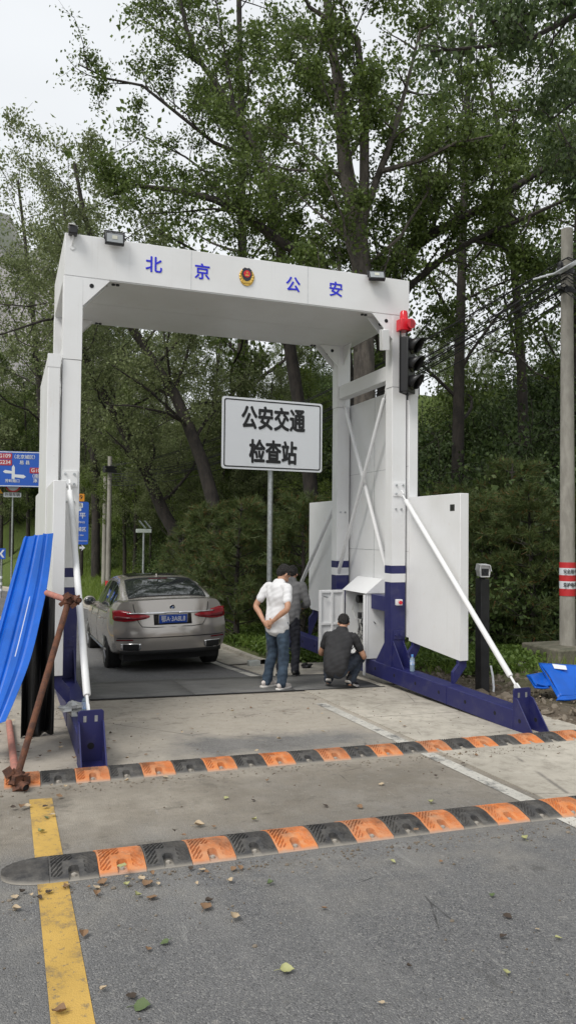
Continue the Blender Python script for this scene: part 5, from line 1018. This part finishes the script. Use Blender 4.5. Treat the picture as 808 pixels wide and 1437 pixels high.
def add_leaf(X_, Y_, Z_, s_, c_, label):
    o = link('fallen_leaf', LMESH[c_][rr.randrange(3)]); o.location = (X_, Y_, Z_); o.scale = (s_, s_, s_); o.rotation_euler = (rr.uniform(-.25, .25), rr.uniform(-.25, .25), rr.uniform(0, 6.28)); o['label'] = label; o['category'] = 'leaf'; o['group'] = 'fallen leaves on the road'
def onbump(X_, Y_): return (4.08 < Y_ < 4.52 and X_ > 0) or (5.82 < Y_ < 6.27 and X_ > 0)
for (x, y, s_, c_) in near:
    P = atG(x, y); Z_ = P[2]+.012+(.05 if onbump(P[0], P[1]) else 0)
    where = 'nearest the camera, in front of the bumps' if P[1] < 3.7 else 'along the near speed bump' if P[1] < 4.6 else 'between the two speed bumps' if P[1] < 5.9 else 'on the concrete behind the far bump'
    add_leaf(P[0], P[1], Z_, s_*.66, c_, '%s fallen leaf %s' % (LN[c_], where))
for k in range(70):
    c_ = rr.choice('bbbttdd'); Y_ = rr.uniform(5.0, 9.0); X_ = rr.choice([rr.gauss(.3, .25), rr.uniform(.3, 5.2), rr.uniform(5.3, 6.4), rr.gauss(.1, .2)])
    if onbump(X_, Y_): continue
    Z_ = max(float(T(X_, Y_)), float(G(X_, Y_)))+.022; add_leaf(X_, Y_, Z_, rr.uniform(.025, .05), c_, 'small %s dry leaf scattered %s' % (LN[c_], 'on the dusty pavement by the left rail' if X_ < .9 else 'on the dusty pavement under the gantry' if X_ < 5.3 else 'on the soil beside the right rail'))

for k in range(26):
    c_ = rr.choice('bbbtttdy'); X_ = abs(rr.gauss(0, .7))-.1; Y_ = 4.06-abs(rr.gauss(0, .10)); Z_ = float(G(X_, Y_))+.012; add_leaf(X_, Y_, Z_, rr.uniform(.02, .045), c_, 'small %s leaf bit in the litter along the near speed bump' % LN[c_])
# ================================================================== vegetation
BARK = mat('bark', (.115, .10, .085), .95, c2=(.055, .048, .042), vscale=9, vmap=(1, 1, .35), bump=.8, bscale=30)
BARKD = mat('dark_bark', (.05, .042, .036), .95, c2=(.025, .022, .02), vscale=9, vmap=(1, 1, .4), bump=.8, bscale=30)
LEAF_A = leafmat('poplar_leaf', (.056, .088, .018), (.15, .205, .05), .4)
LEAF_B = leafmat('grey_leaf', (.11, .142, .056), (.24, .275, .12), .42)
LEAF_C = leafmat('dark_leaf', (.036, .062, .02), (.105, .155, .05), .28)
LEAF_D = leafmat('shrub_leaf', (.058, .098, .027), (.16, .23, .068), .28)
LEAF_Y = leafmat('bright_leaf', (.09, .14, .026), (.18, .23, .055), .4)
NEEDLE = leafmat('pine_needle', (.06, .088, .026), (.125, .165, .055), .3, (.22, .09, .03), .04)
GRASS = leafmat('grass_blade', (.14, .21, .035), (.25, .33, .07), .4); WEED = leafmat('weed_leaf', (.07, .125, .022), (.16, .24, .05), .35)
def unit(v): return v/np.maximum(np.linalg.norm(v, axis=-1, keepdims=True), 1e-9)
def leaf_quads(C, size, rg, droop=.35, wid=.62):
    N = len(C); a = unit(rg.normal(size=(N, 3))+np.array([0, 0, -droop*2])); b = unit(np.cross(a, unit(rg.normal(size=(N, 3))))); s = size*rg.uniform(.65, 1.25, (N, 1)); nn = np.cross(a, b)
    return np.stack([C-a*s*.5, C+b*s*wid*.5+nn*s*.08, C+a*s*.5, C-b*s*wid*.5+nn*s*.08], 1).reshape(-1, 3)
def wander(p, d, L_, n, rg, jit=.22, trop=0.05):
    pts = [np.array(p, float)]; d = unit(np.array(d, float))
    for i in range(n): d = unit(d+rg.normal(size=3)*jit+np.array([0, 0, trop])); pts.append(pts[-1]+d*L_/n)
    return pts
def along(pts, t):
    pts = np.array(pts); s = np.linalg.norm(np.diff(pts, axis=0), axis=1); c = np.concatenate([[0], np.cumsum(s)]); q = t*c[-1]; return np.array([np.interp(q, c, pts[:, k]) for k in range(3)]), unit(pts[min(len(pts)-1, np.searchsorted(c, q)+1 if np.searchsorted(c, q) < len(pts)-1 else len(pts)-1)]-pts[max(0, np.searchsorted(c, q)-1)])
def tree_geo(seed, trunk, r0, r1, limbs=(), n_limb=14, limb_len=3.6, start=.35, up_=.45, n_leaf=24000, leaf=.085, droop=.35, sub=7, twig=6, sub_len=.42, jitter=.14, limb_start=.15):
    rg = np.random.RandomState(seed); wood = MB(); twigs = []; wt = []
    trunk = [np.array(p, float) for p in trunk]; tr = np.linspace(r0, r1, len(trunk)); wood.tube(trunk, list(tr), 10)
    L_all = [(list(map(np.array, l)), lr) for l, lr in limbs]
    g = rg.uniform(0, 6)
    for k in range(n_limb):
        t = start+(1-start)*(k+rg.uniform(0, 1))/n_limb; p, d = along(trunk, min(t, .995)); g += 2.4+rg.uniform(-.4, .4); w = np.array([math.cos(g), math.sin(g), up_+rg.uniform(-.25, .35)])
        L_ = limb_len*(1.05-.55*t)*rg.uniform(.7, 1.25); L_all.append((wander(p, unit(w)+.35*d, L_, 6, rg, .16, .05), max(.012, r0*.33*(1.1-t))))
    for pts, lr in L_all:
        wood.tube(pts, list(np.linspace(lr, lr*.25, len(pts))), 6); LL = sum(np.linalg.norm(pts[i+1]-pts[i]) for i in range(len(pts)-1)); ns = max(4, int(sub*LL/3.2))
        for j in range(ns):
            s = limb_start+(1-limb_start)*(j+rg.uniform(0, 1))/ns; p, d = along(pts, min(s, .99)); w = unit(d*.55+rg.normal(size=3)*.6+np.array([0, 0, .12])); sl_ = min(1.9, LL*sub_len)*(1.15-.6*s)*rg.uniform(.6, 1.2)
            sp = wander(p, w, sl_, 4, rg, .22, .02); wood.tube(sp, list(np.linspace(max(.006, lr*.3), .004, 5)), 4, False)
            for q in range(twig):
                u = rg.uniform(.2, 1); p2, d2 = along(sp, min(u, .99)); tp = wander(p2, unit(d2*.5+rg.normal(size=3)*.6), rg.uniform(.25, .6), 2, rg, .25, -.05); wood.tube(tp, [.005, .004, .002], 3, False); twigs.append((p2, tp[1], tp[2])); wt.append(1.)
            twigs.append((p, sp[2], sp[4])); wt.append(1.2)
    tw = np.array(twigs); wt = np.array(wt)*rg.gamma(.6, 1., len(wt)); idx = rg.choice(len(tw), n_leaf, p=wt/wt.sum()); u = rg.beta(2, 1.2, n_leaf)[:, None]
    C = np.where(u < .5, tw[idx, 0]*(1-2*u)+tw[idx, 1]*2*u, tw[idx, 1]*(2-2*u)+tw[idx, 2]*(2*u-1))+rg.normal(size=(n_leaf, 3))*jitter*np.array([1, 1, .9])
    return wood, leaf_quads(C, leaf, rg, droop)
def mk_tree(name, label, geo, origin, bark, leafm, group=None, cat='tree'):
    wood, V = geo; o = np.array(origin, float); t = thing(name, label, cat, o, group); part('trunk', wood, bark, t); me = fastmesh('crown', V-o.astype(np.float32), 4, leafm); link('crown', me, t); return t
def pxl(pts, D, Ds=None): return [atD(x, y, D if Ds is None else Ds[i]) for i, (x, y) in enumerate(pts)]
def rooted(pts, D, Ds=None):                          # trunk polyline whose foot is put on the terrain
    P = pxl(pts, D, Ds); P[0][2] = float(T(P[0][0], P[0][1]))-.25; return P
# --- the big trees whose trunks show
TR = []
p = rooted([(512, 870), (512, 600), (508, 385), (501, 320), (494, 280), (484, 240), (479, 165), (476, 120), (469, 85), (462, 30), (450, -60)], 16)
lim = [(pxl([(506, 325), (511, 260), (511, 165), (506, 100), (501, 55), (474, 37), (434, 10), (420, -20)], 16, np.linspace(16, 15, 8)), .12), (pxl([(508, 310), (529, 250), (551, 190), (570, 120), (590, 40)], 16, np.linspace(16, 15.4, 5)), .09), (pxl([(484, 245), (440, 240), (404, 238), (360, 225)], 16, [16, 15.7, 15.4, 15]), .04), (pxl([(536, 240), (590, 225), (640, 200), (690, 190)], 16, [15.7, 15.4, 15.2, 15]), .06), (pxl([(470, 120), (440, 100), (404, 85), (395, 78)], 15.9), .04)]
mk_tree('poplar_tree', 'tall tree with a thick pale forked trunk rising behind the beam above the right half', tree_geo(11, p, .25, .06, lim, 20, 3.5, .42, .5, 28000, .092, jitter=.11, limb_start=.4), p[0], BARK, LEAF_A, 'trees behind the gantry')
p = rooted([(452, 860), (432, 650), (407, 490), (398, 400), (392, 330), (380, 270), (360, 210), (330, 160), (305, 120), (280, 85), (262, 40), (248, -20)], 20)
lim = [(pxl([(360, 210), (335, 215), (300, 200), (250, 160), (200, 120), (150, 110), (110, 90)], 20, np.linspace(20, 18.5, 7)), .07), (pxl([(330, 160), (320, 100), (310, 40), (300, -20)], 20), .05), (pxl([(392, 330), (340, 310), (300, 250), (260, 220), (200, 190)], 20, np.linspace(20, 21, 5)), .06), (pxl([(280, 90), (240, 60), (205, 30)], 20), .04)]
mk_tree('poplar_tree', 'slender dark tree leaning left over the lettering towards the open sky', tree_geo(12, p, .19, .04, lim, 18, 3.8, .4, .4, 27000, .09, jitter=.11), p[0], BARKD, LEAF_A, 'trees behind the gantry')
p = rooted([(306, 820), (303, 740), (299, 703), (284, 649), (264, 596), (244, 551), (217, 511), (194, 473), (168, 430), (140, 370), (118, 300), (105, 230)], 22)
lim = [(pxl([(264, 596), (235, 580), (190, 570), (150, 568)], 22, [22, 21.5, 21, 20.5]), .05), (pxl([(244, 551), (262, 500), (275, 440)], 22), .06), (pxl([(180, 450), (120, 440), (60, 450), (0, 470)], 22, np.linspace(22, 20, 4)), .07), (pxl([(168, 430), (100, 420), (40, 430), (-20, 425)], 22, np.linspace(22, 23, 4)), .05)]
mk_tree('leaning_tree', 'tree with a dark trunk leaning left across the opening under the beam', tree_geo(13, p, .24, .05, lim, 20, 4.0, .38, .4, 26000, .085, jitter=.14), p[0], BARKD, LEAF_B, 'trees behind the gantry')
p = rooted([(262, 800), (245, 745), (230, 720), (206, 663), (181, 618), (150, 560), (120, 500), (95, 440), (75, 380)], 24)
mk_tree('leaning_tree', 'thick dark trunk leaning left above the solar lamp', tree_geo(14, p, .25, .06, [], 20, 4.0, .3, .4, 24000, .085, jitter=.15), p[0], BARKD, LEAF_B, 'trees behind the gantry')
p = rooted([(505, 860), (492, 600), (484, 500), (470, 390), (434, 365), (380, 330), (345, 300), (300, 280), (250, 267), (185, 260), (150, 277)], 18)
mk_tree('leaning_tree', 'tree with one long limb sweeping left just above the beam', tree_geo(15, p, .2, .03, [(pxl([(345, 300), (300, 293), (250, 298), (203, 300)], 18, [18, 17.7, 17.4, 17.2]), .035)], 12, 1.9, .5, .35, 9000, .09, jitter=.15), p[0], BARKD, LEAF_A, 'trees behind the gantry')
p = rooted([(548, 860), (540, 600), (537, 480), (541, 375), (604, 330), (684, 287), (749, 245), (800, 215)], 18, [18, 18, 18, 18, 17.6, 17.2, 16.8, 16.5])
lim = [(pxl([(541, 460), (576, 400), (624, 360), (664, 337), (744, 302), (794, 280), (840, 270)], 16, np.linspace(18, 16.2, 7)), .09), (pxl([(668, 339), (700, 345), (749, 372)], 17), .04), (pxl([(604, 330), (620, 270), (640, 200), (655, 120)], 17.6), .06), (pxl([(684, 287), (700, 220), (730, 150)], 17.2), .05)]
mk_tree('spreading_tree', 'tree with long branches spreading right above the traffic light', tree_geo(16, p, .2, .05, lim, 16, 3.4, .45, .45, 23000, .095, jitter=.11), p[0], BARKD, LEAF_A, 'trees behind the gantry')
p = rooted([(930, 900), (925, 500), (915, 200), (900, 50), (890, -100)], 11); lim = [(pxl([(905, 60), (850, 20), (808, 20), (749, 52), (684, 65), (604, 72)], 11, [11, 10.8, 10.5, 10.2, 10, 9.7]), .06), (pxl([(900, 0), (840, -10), (790, 5), (740, 20), (690, 30)], 11, [11, 10.6, 10.2, 9.9, 9.6]), .045), (pxl([(908, 120), (860, 110), (810, 140), (770, 170)], 11, [11, 11, 11, 11]), .04)]
mk_tree('overhanging_tree', 'dark drooping branches reaching in from the top right corner', tree_geo(17, p, .2, .06, lim, 9, 3.2, .5, .3, 17000, .085, droop=.8, jitter=.12), p[0], BARKD, LEAF_C, 'trees behind the gantry')
# --- free-standing kinds, copied
def proto(seed, h, lean=0., **k):
    rg = np.random.RandomState(seed); tr = [np.array([lean*s*s*h*.3+.12*math.sin(3*s+seed)*h*.06, .1*math.sin(2*s+seed*2)*h*.1, h*s-.25*(s == 0)]) for s in np.linspace(0, 1, 7)]; return tree_geo(seed, tr, .0125*h, .003*h, **k)
PROTO = [proto(21, 12, -.25, n_limb=20, limb_len=4.0, start=.28, n_leaf=18000, leaf=.105, jitter=.15), proto(22, 12, .1, n_limb=22, limb_len=3.6, start=.22, n_leaf=19000, leaf=.105, jitter=.15), proto(23, 12, .3, n_limb=18, limb_len=4.6, start=.3, n_leaf=17000, leaf=.105, jitter=.16)]
PM = [(w.mesh('trunk', BARKD), V) for w, V in PROTO]; CM = {}
def copy_tree(k, X_, Y_, h, az, leafm, label, group, frac=1., name='hillside_tree'):
    key = (k, leafm.name, frac)
    if key not in CM: CM[key] = fastmesh('crown', PM[k][1][:int(len(PM[k][1])//4*frac)*4], 4, leafm)
    t = thing(name, label, 'tree', (X_, Y_, float(T(X_, Y_))), group, (0, 0, az), True); s = h/12; t.scale = (s, s, s); link('trunk', PM[k][0], t); link('crown', CM[key], t); return t
def px_tree(k, px, D, ytop, az, m, label, group, frac=1.): 
    P = atD(px, 800, D)
    while P[0] < XR(P[1])+3.2 and D < 120: D += 1.; P = atD(px, 800, D)
    z = atD(px, ytop, D)[2]; copy_tree(k, P[0], P[1], max(3., z-float(T(P[0], P[1]))), az, m, label, group, frac)
for k, px, D, yt, az, m, lb in ((0, 60, 30, 260, .3, LEAF_B, 'light green tree left of the gantry below the open sky'), (2, 130, 34, 290, 3.4, LEAF_B, 'tall pale tree behind the left end of the beam'), 
                              (0, 330, 27, -60, 1.2, LEAF_A, 'tall airy tree above the gold badge'), (0, 650, 22, -40, 4., LEAF_A, 'dense green tree above the cable bundle'), (2, 735, 24, 30, 1.9, LEAF_A, 'broad green tree left of the utility pole top'), (1, 815, 21, 0, .2, LEAF_A, 'leafy tree at the right edge above the utility pole'), (2, 880, 17, 20, 1.2, LEAF_C, 'dark leafy tree just beyond the right edge')):
    px_tree(k, px, D, yt, az, m, lb, 'trees behind the gantry', .55)
rr = random.Random(12)
for k in range(34):
    px = -40+k*27+rr.uniform(-14, 14); D = rr.uniform(31, 52); yt = rr.uniform(430, 540) if px > 130 else rr.uniform(470, 590)
    px_tree(k % 3, px, D, yt, rr.uniform(0, 6), rr.choice([LEAF_B, LEAF_B, LEAF_A, LEAF_D]), 'one of the crowded green trees covering the hillside behind the gantry', 'crowded hillside trees')
for k in range(16):
    px = 100+k*23+rr.uniform(-10, 10); px_tree(k % 3, px, rr.uniform(23, 31), rr.uniform(520, 640), rr.uniform(0, 6), rr.choice([LEAF_B, LEAF_B, LEAF_Y]), 'one of the low pale saplings between the leaning trunks', 'saplings between the trunks')
# --- shrubs
def shrub_geo(seed, n, leaf, w=1., h=1., jit=.1):
    rg = np.random.RandomState(seed); wood = MB(); tw = []
    for k in range(15):
        a = rg.uniform(0, 6.28); pts = wander((rg.normal()*.08, rg.normal()*.08, -.12), (math.cos(a)*.75*w, math.sin(a)*.75*w, 1.), h*rg.uniform(.7, 1.25), 6, rg, .16, -.02); wood.tube(pts, list(np.linspace(.014, .004, 7)), 4, False)
        for j in range(12): p, d = along(pts, rg.uniform(.2, 1)*.99); t2 = wander(p, unit(d*.4+rg.normal(size=3)*.8), rg.uniform(.15, .5)*h, 3, rg, .25, -.06); tw.append((t2[0], t2[2], t2[3])); wood.tube(t2, .004, 3, False)
    tw = np.array(tw); i = rg.choice(len(tw), n); u = rg.uniform(0, 1, (n, 1)); C = tw[i, 0]*(1-u)+tw[i, 2]*u+rg.normal(size=(n, 3))*jit; return wood, leaf_quads(C, leaf, rg, .3, .6)
SH = []
for s_, n, lf, w, h, m in ((31, 9000, .045, 1.1, 1., LEAF_D), (32, 8000, .05, 1., 1.1, LEAF_C), (33, 9500, .04, 1.3, .9, LEAF_D), (34, 8500, .045, .9, 1.2, LEAF_A), (35, 6500, .06, 1.1, 1., LEAF_C), (36, 8000, .045, 1.1, 1., LEAF_Y)):
    w_, V = shrub_geo(s_, n, lf, w, h); SH.append((w_.mesh('stems', BARKD), fastmesh('foliage', V, 4, m)))
def shrub(k, X_, Y_, s, label, group, sz=1.):
    t = thing('shrub', label, 'shrub', (X_, Y_, float(T(X_, Y_))), group, (0, 0, rr.uniform(0, 6.28)), True); t.scale = (s, s, s*sz); link('stems', SH[k][0], t); link('foliage', SH[k][1], t)
n = 0
while n < 150:                                        # thicket on the slope to the right of the pole and gantry
    px = rr.uniform(440, 900); D = rr.uniform(14.5, 30)**1; P = atD(px, 800, D); d = P[0]-XR(P[1])-.9
    if d < 5.2 or P[1] < 6: continue
    shrub(rr.choice([0, 1, 1, 2, 3, 4, 4]), P[0], P[1], rr.uniform(1.5, 2.7), 'leafy green shrub in the dense thicket on the slope right of the gantry', 'thicket on the right slope', rr.uniform(.9, 1.3)); n += 1
n = 0
while n < 130:                                        # undergrowth on the bank behind the car
    px = rr.uniform(60, 480); D = rr.uniform(19, 40); P = atD(px, 800, D); d = P[0]-XR(P[1])-.9
    lim_d = 2.5 if px > 215 else 5.2
    if d < lim_d: continue
    shrub(rr.choice([0, 0, 1, 2, 3, 3]), P[0], P[1], rr.uniform(1.0, 1.9), 'leafy shrub in the undergrowth on the bank behind the car', 'undergrowth on the bank'); n += 1
n = 0
while n < 44:
    px = rr.uniform(105, 300); D = rr.uniform(26, 36); P = atD(px, 800, D); d = P[0]-XR(P[1])-.9
    if d < 3.0: continue
    shrub(5 if n % 3 else 0, P[0], P[1], rr.uniform(.7, 1.2), 'fresh green bush on the grass bank behind the car', 'bright bushes on the bank'); n += 1
for k in range(46):                                   # far roadside growth across the bend
    px = rr.uniform(-60, 110); D = rr.uniform(48, 75); P = atD(px, 800, D)
    if XL(P[1])-1.2 < P[0] < XR(P[1])+1.5: continue
    shrub(rr.choice([0, 1, 2, 3]), P[0], P[1], rr.uniform(2.5, 5), 'dark green shrub of the far roadside growth at the left edge', 'far roadside growth')
# --- young pines
def pine_geo(seed, h=3.2):
    rg = np.random.RandomState(seed); wood = MB(); tr = [np.array([.04*math.sin(4*s+seed), .04*math.cos(3*s), h*s-.15*(s == 0)]) for s in np.linspace(0, 1, 7)]; wood.tube(tr, list(np.linspace(.07, .012, 7)), 8); tips = []
    for z in np.arange(.10, 1., .065):
        for j in range(6):
            a = rg.uniform(0, 6.28); L_ = (1.25*(1-z)+.25)*rg.uniform(.75, 1.15)*h/3.2; p, _ = along(tr, z); pts = wander(p, (math.cos(a), math.sin(a), .3), L_, 5, rg, .13, .05); wood.tube(pts, list(np.linspace(.016, .005, 6)), 4, False)
            for q in range(9): pq, d = along(pts, rg.uniform(.3, 1)*.99); tips.append((pq, unit(d+rg.normal(size=3)*.55+np.array([0, 0, .15]))))
    V = []
    for pq, d in tips:
        m = 34; u = rg.uniform(0, .22, (m, 1)); c = pq+d*u; nd = unit(d*.75+rg.normal(size=(m, 3))*.55); L_ = rg.uniform(.09, .16, (m, 1)); sd = unit(np.cross(nd, rg.normal(size=(m, 3))))*.0042; V.append(np.stack([c-sd, c+sd, c+nd*L_+sd*.3, c+nd*L_-sd*.3], 1).reshape(-1, 3))
    return wood, np.concatenate(V)
PN = []
for s_ in (41, 42): w_, V = pine_geo(s_); PN.append((w_.mesh('trunk', BARKD), fastmesh('needles', V, 4, NEEDLE)))
for k, (px, D, yt, lb) in enumerate(((335, 17, 705, 'bushy young pine left of the checkpoint sign pole'), (290, 19.5, 712, 'young pine rising just above the car roof'), (375, 18.5, 715, 'young pine right behind the checkpoint sign pole'), (425, 16.5, 700, 'young pine between the sign pole and the rear wing'), (255, 22, 735, 'small young pine behind the left side of the car roof'), (690, 15.5, 700, 'young pine behind the white box camera'), (745, 14.6, 690, 'young pine just left of the utility pole'), (640, 17, 690, 'young pine behind the right wing panel'), (715, 17.5, 650, 'taller young pine in the thicket left of the utility pole'), (840, 15, 690, 'young pine at the right edge behind the utility pole'))):
    P = atD(px, 800, D); z0 = float(T(P[0], P[1])); hh = max(1.6, atD(px, yt, D)[2]-z0); t = thing('young_pine', lb, 'pine', (P[0], P[1], z0), 'young pines', (0, 0, k*1.7), True); s = hh/3.2; t.scale = (s*1.15, s*1.15, s); link('trunk', PN[k % 2][0], t); link('needles', PN[k % 2][1], t)
# --- low weeds on the verge behind the car, by the pole, and grass on the bank
rg = np.random.RandomState(77)
def scatter(n, fn):
    out = []
    while len(out) < n:
        px, D = fn(); P = atD(px, 800, D); d = P[0]-XR(P[1])-.9
        if d > .12 and not (3.4 < P[0] < 5.75 and P[1] < 12.6): out.append((P[0], P[1], float(T(P[0], P[1]))))
    return np.array(out)
C = np.concatenate([scatter(1500, lambda: (rg.uniform(300, 470), rg.uniform(13.2, 19))), scatter(650, lambda: (rg.uniform(640, 745), rg.uniform(11.4, 15))), scatter(260, lambda: (rg.uniform(560, 680), rg.uniform(12, 15)))])
V = []
for c in C:
    m = 12; base = c+rg.normal(size=(m, 3))*np.array([.12, .12, 0])+np.array([0, 0, 1])*rg.uniform(.0, .22, (m, 1)); V.append(leaf_quads(base, .075, rg, -.1, .6))
V = np.concatenate(V); o = link('weeds', fastmesh('weeds', V, 4, WEED)); o['kind'] = 'stuff'; o['label'] = 'low bright green weeds on the verge'; o['category'] = 'weeds'
C = np.concatenate([scatter(34000, lambda: (rg.uniform(60, 330), rg.uniform(22, 42))), scatter(5000, lambda: (rg.uniform(300, 480), rg.uniform(13.8, 20))), scatter(900, lambda: (rg.uniform(600, 830), rg.uniform(11.5, 15)))])
N = len(C); hgt = rg.uniform(.08, .26, (N, 1)); ln = rg.normal(size=(N, 3))*np.array([.35, .35, 0]); sd = unit(np.stack([rg.normal(size=N), rg.normal(size=N), np.zeros(N)], 1))*rg.uniform(.006, .014, (N, 1)); tip = C+(np.array([0, 0, 1])+ln)*hgt
V = np.stack([C-sd, C+sd, tip+sd*.2, tip-sd*.2], 1).reshape(-1, 3); o = link('grass', fastmesh('grass', V, 4, GRASS)); o['kind'] = 'stuff'; o['label'] = 'short green grass on the roadside bank'; o['category'] = 'grass'
# --- clods and gravel on the bare soil beside the right rail
N = 1500; Xs = rg.uniform(5.25, 8.6, N); Ys = rg.uniform(5.2, 11.5, N); b = MB().ball((0, 0, 0), 1, 6, 4); bv = np.array(b.v); g_ = MB()
for i in range(N):
    s = rg.gamma(2., .009)+.006; R_ = rg.normal(size=(3, 3))*.3+np.eye(3); g_.add(bv@R_*s+np.array([Xs[i], Ys[i], float(T(Xs[i], Ys[i]))-.02]), b.f)
for i in range(1500):                                 # grit on the pavement, gathered along the bumps and the pad
    u = rg.uniform(); X_ = rg.uniform(-.6, 4.8); Y_ = 4.08-abs(rg.normal())*.12 if u < .35 else 5.82-abs(rg.normal())*.1 if u < .6 else rg.uniform(5., 9.1) if u < .85 else rg.uniform(1.8, 4.)
    s = rg.gamma(2., .0016)+.002; g_.add(bv*s*np.array([1, .8, .6])+np.array([X_, Y_, float(G(X_, Y_))+.003+(.01 if X_ > 3.64 and Y_ > 3.9 else 0)]), b.f)
o = link('gravel', g_.mesh('gravel', mat('clods', (.22, .185, .145), .95, c2=(.12, .095, .07), vscale=3))); o['kind'] = 'stuff'; o['label'] = 'loose clods and gravel on the bare soil'; o['category'] = 'gravel'
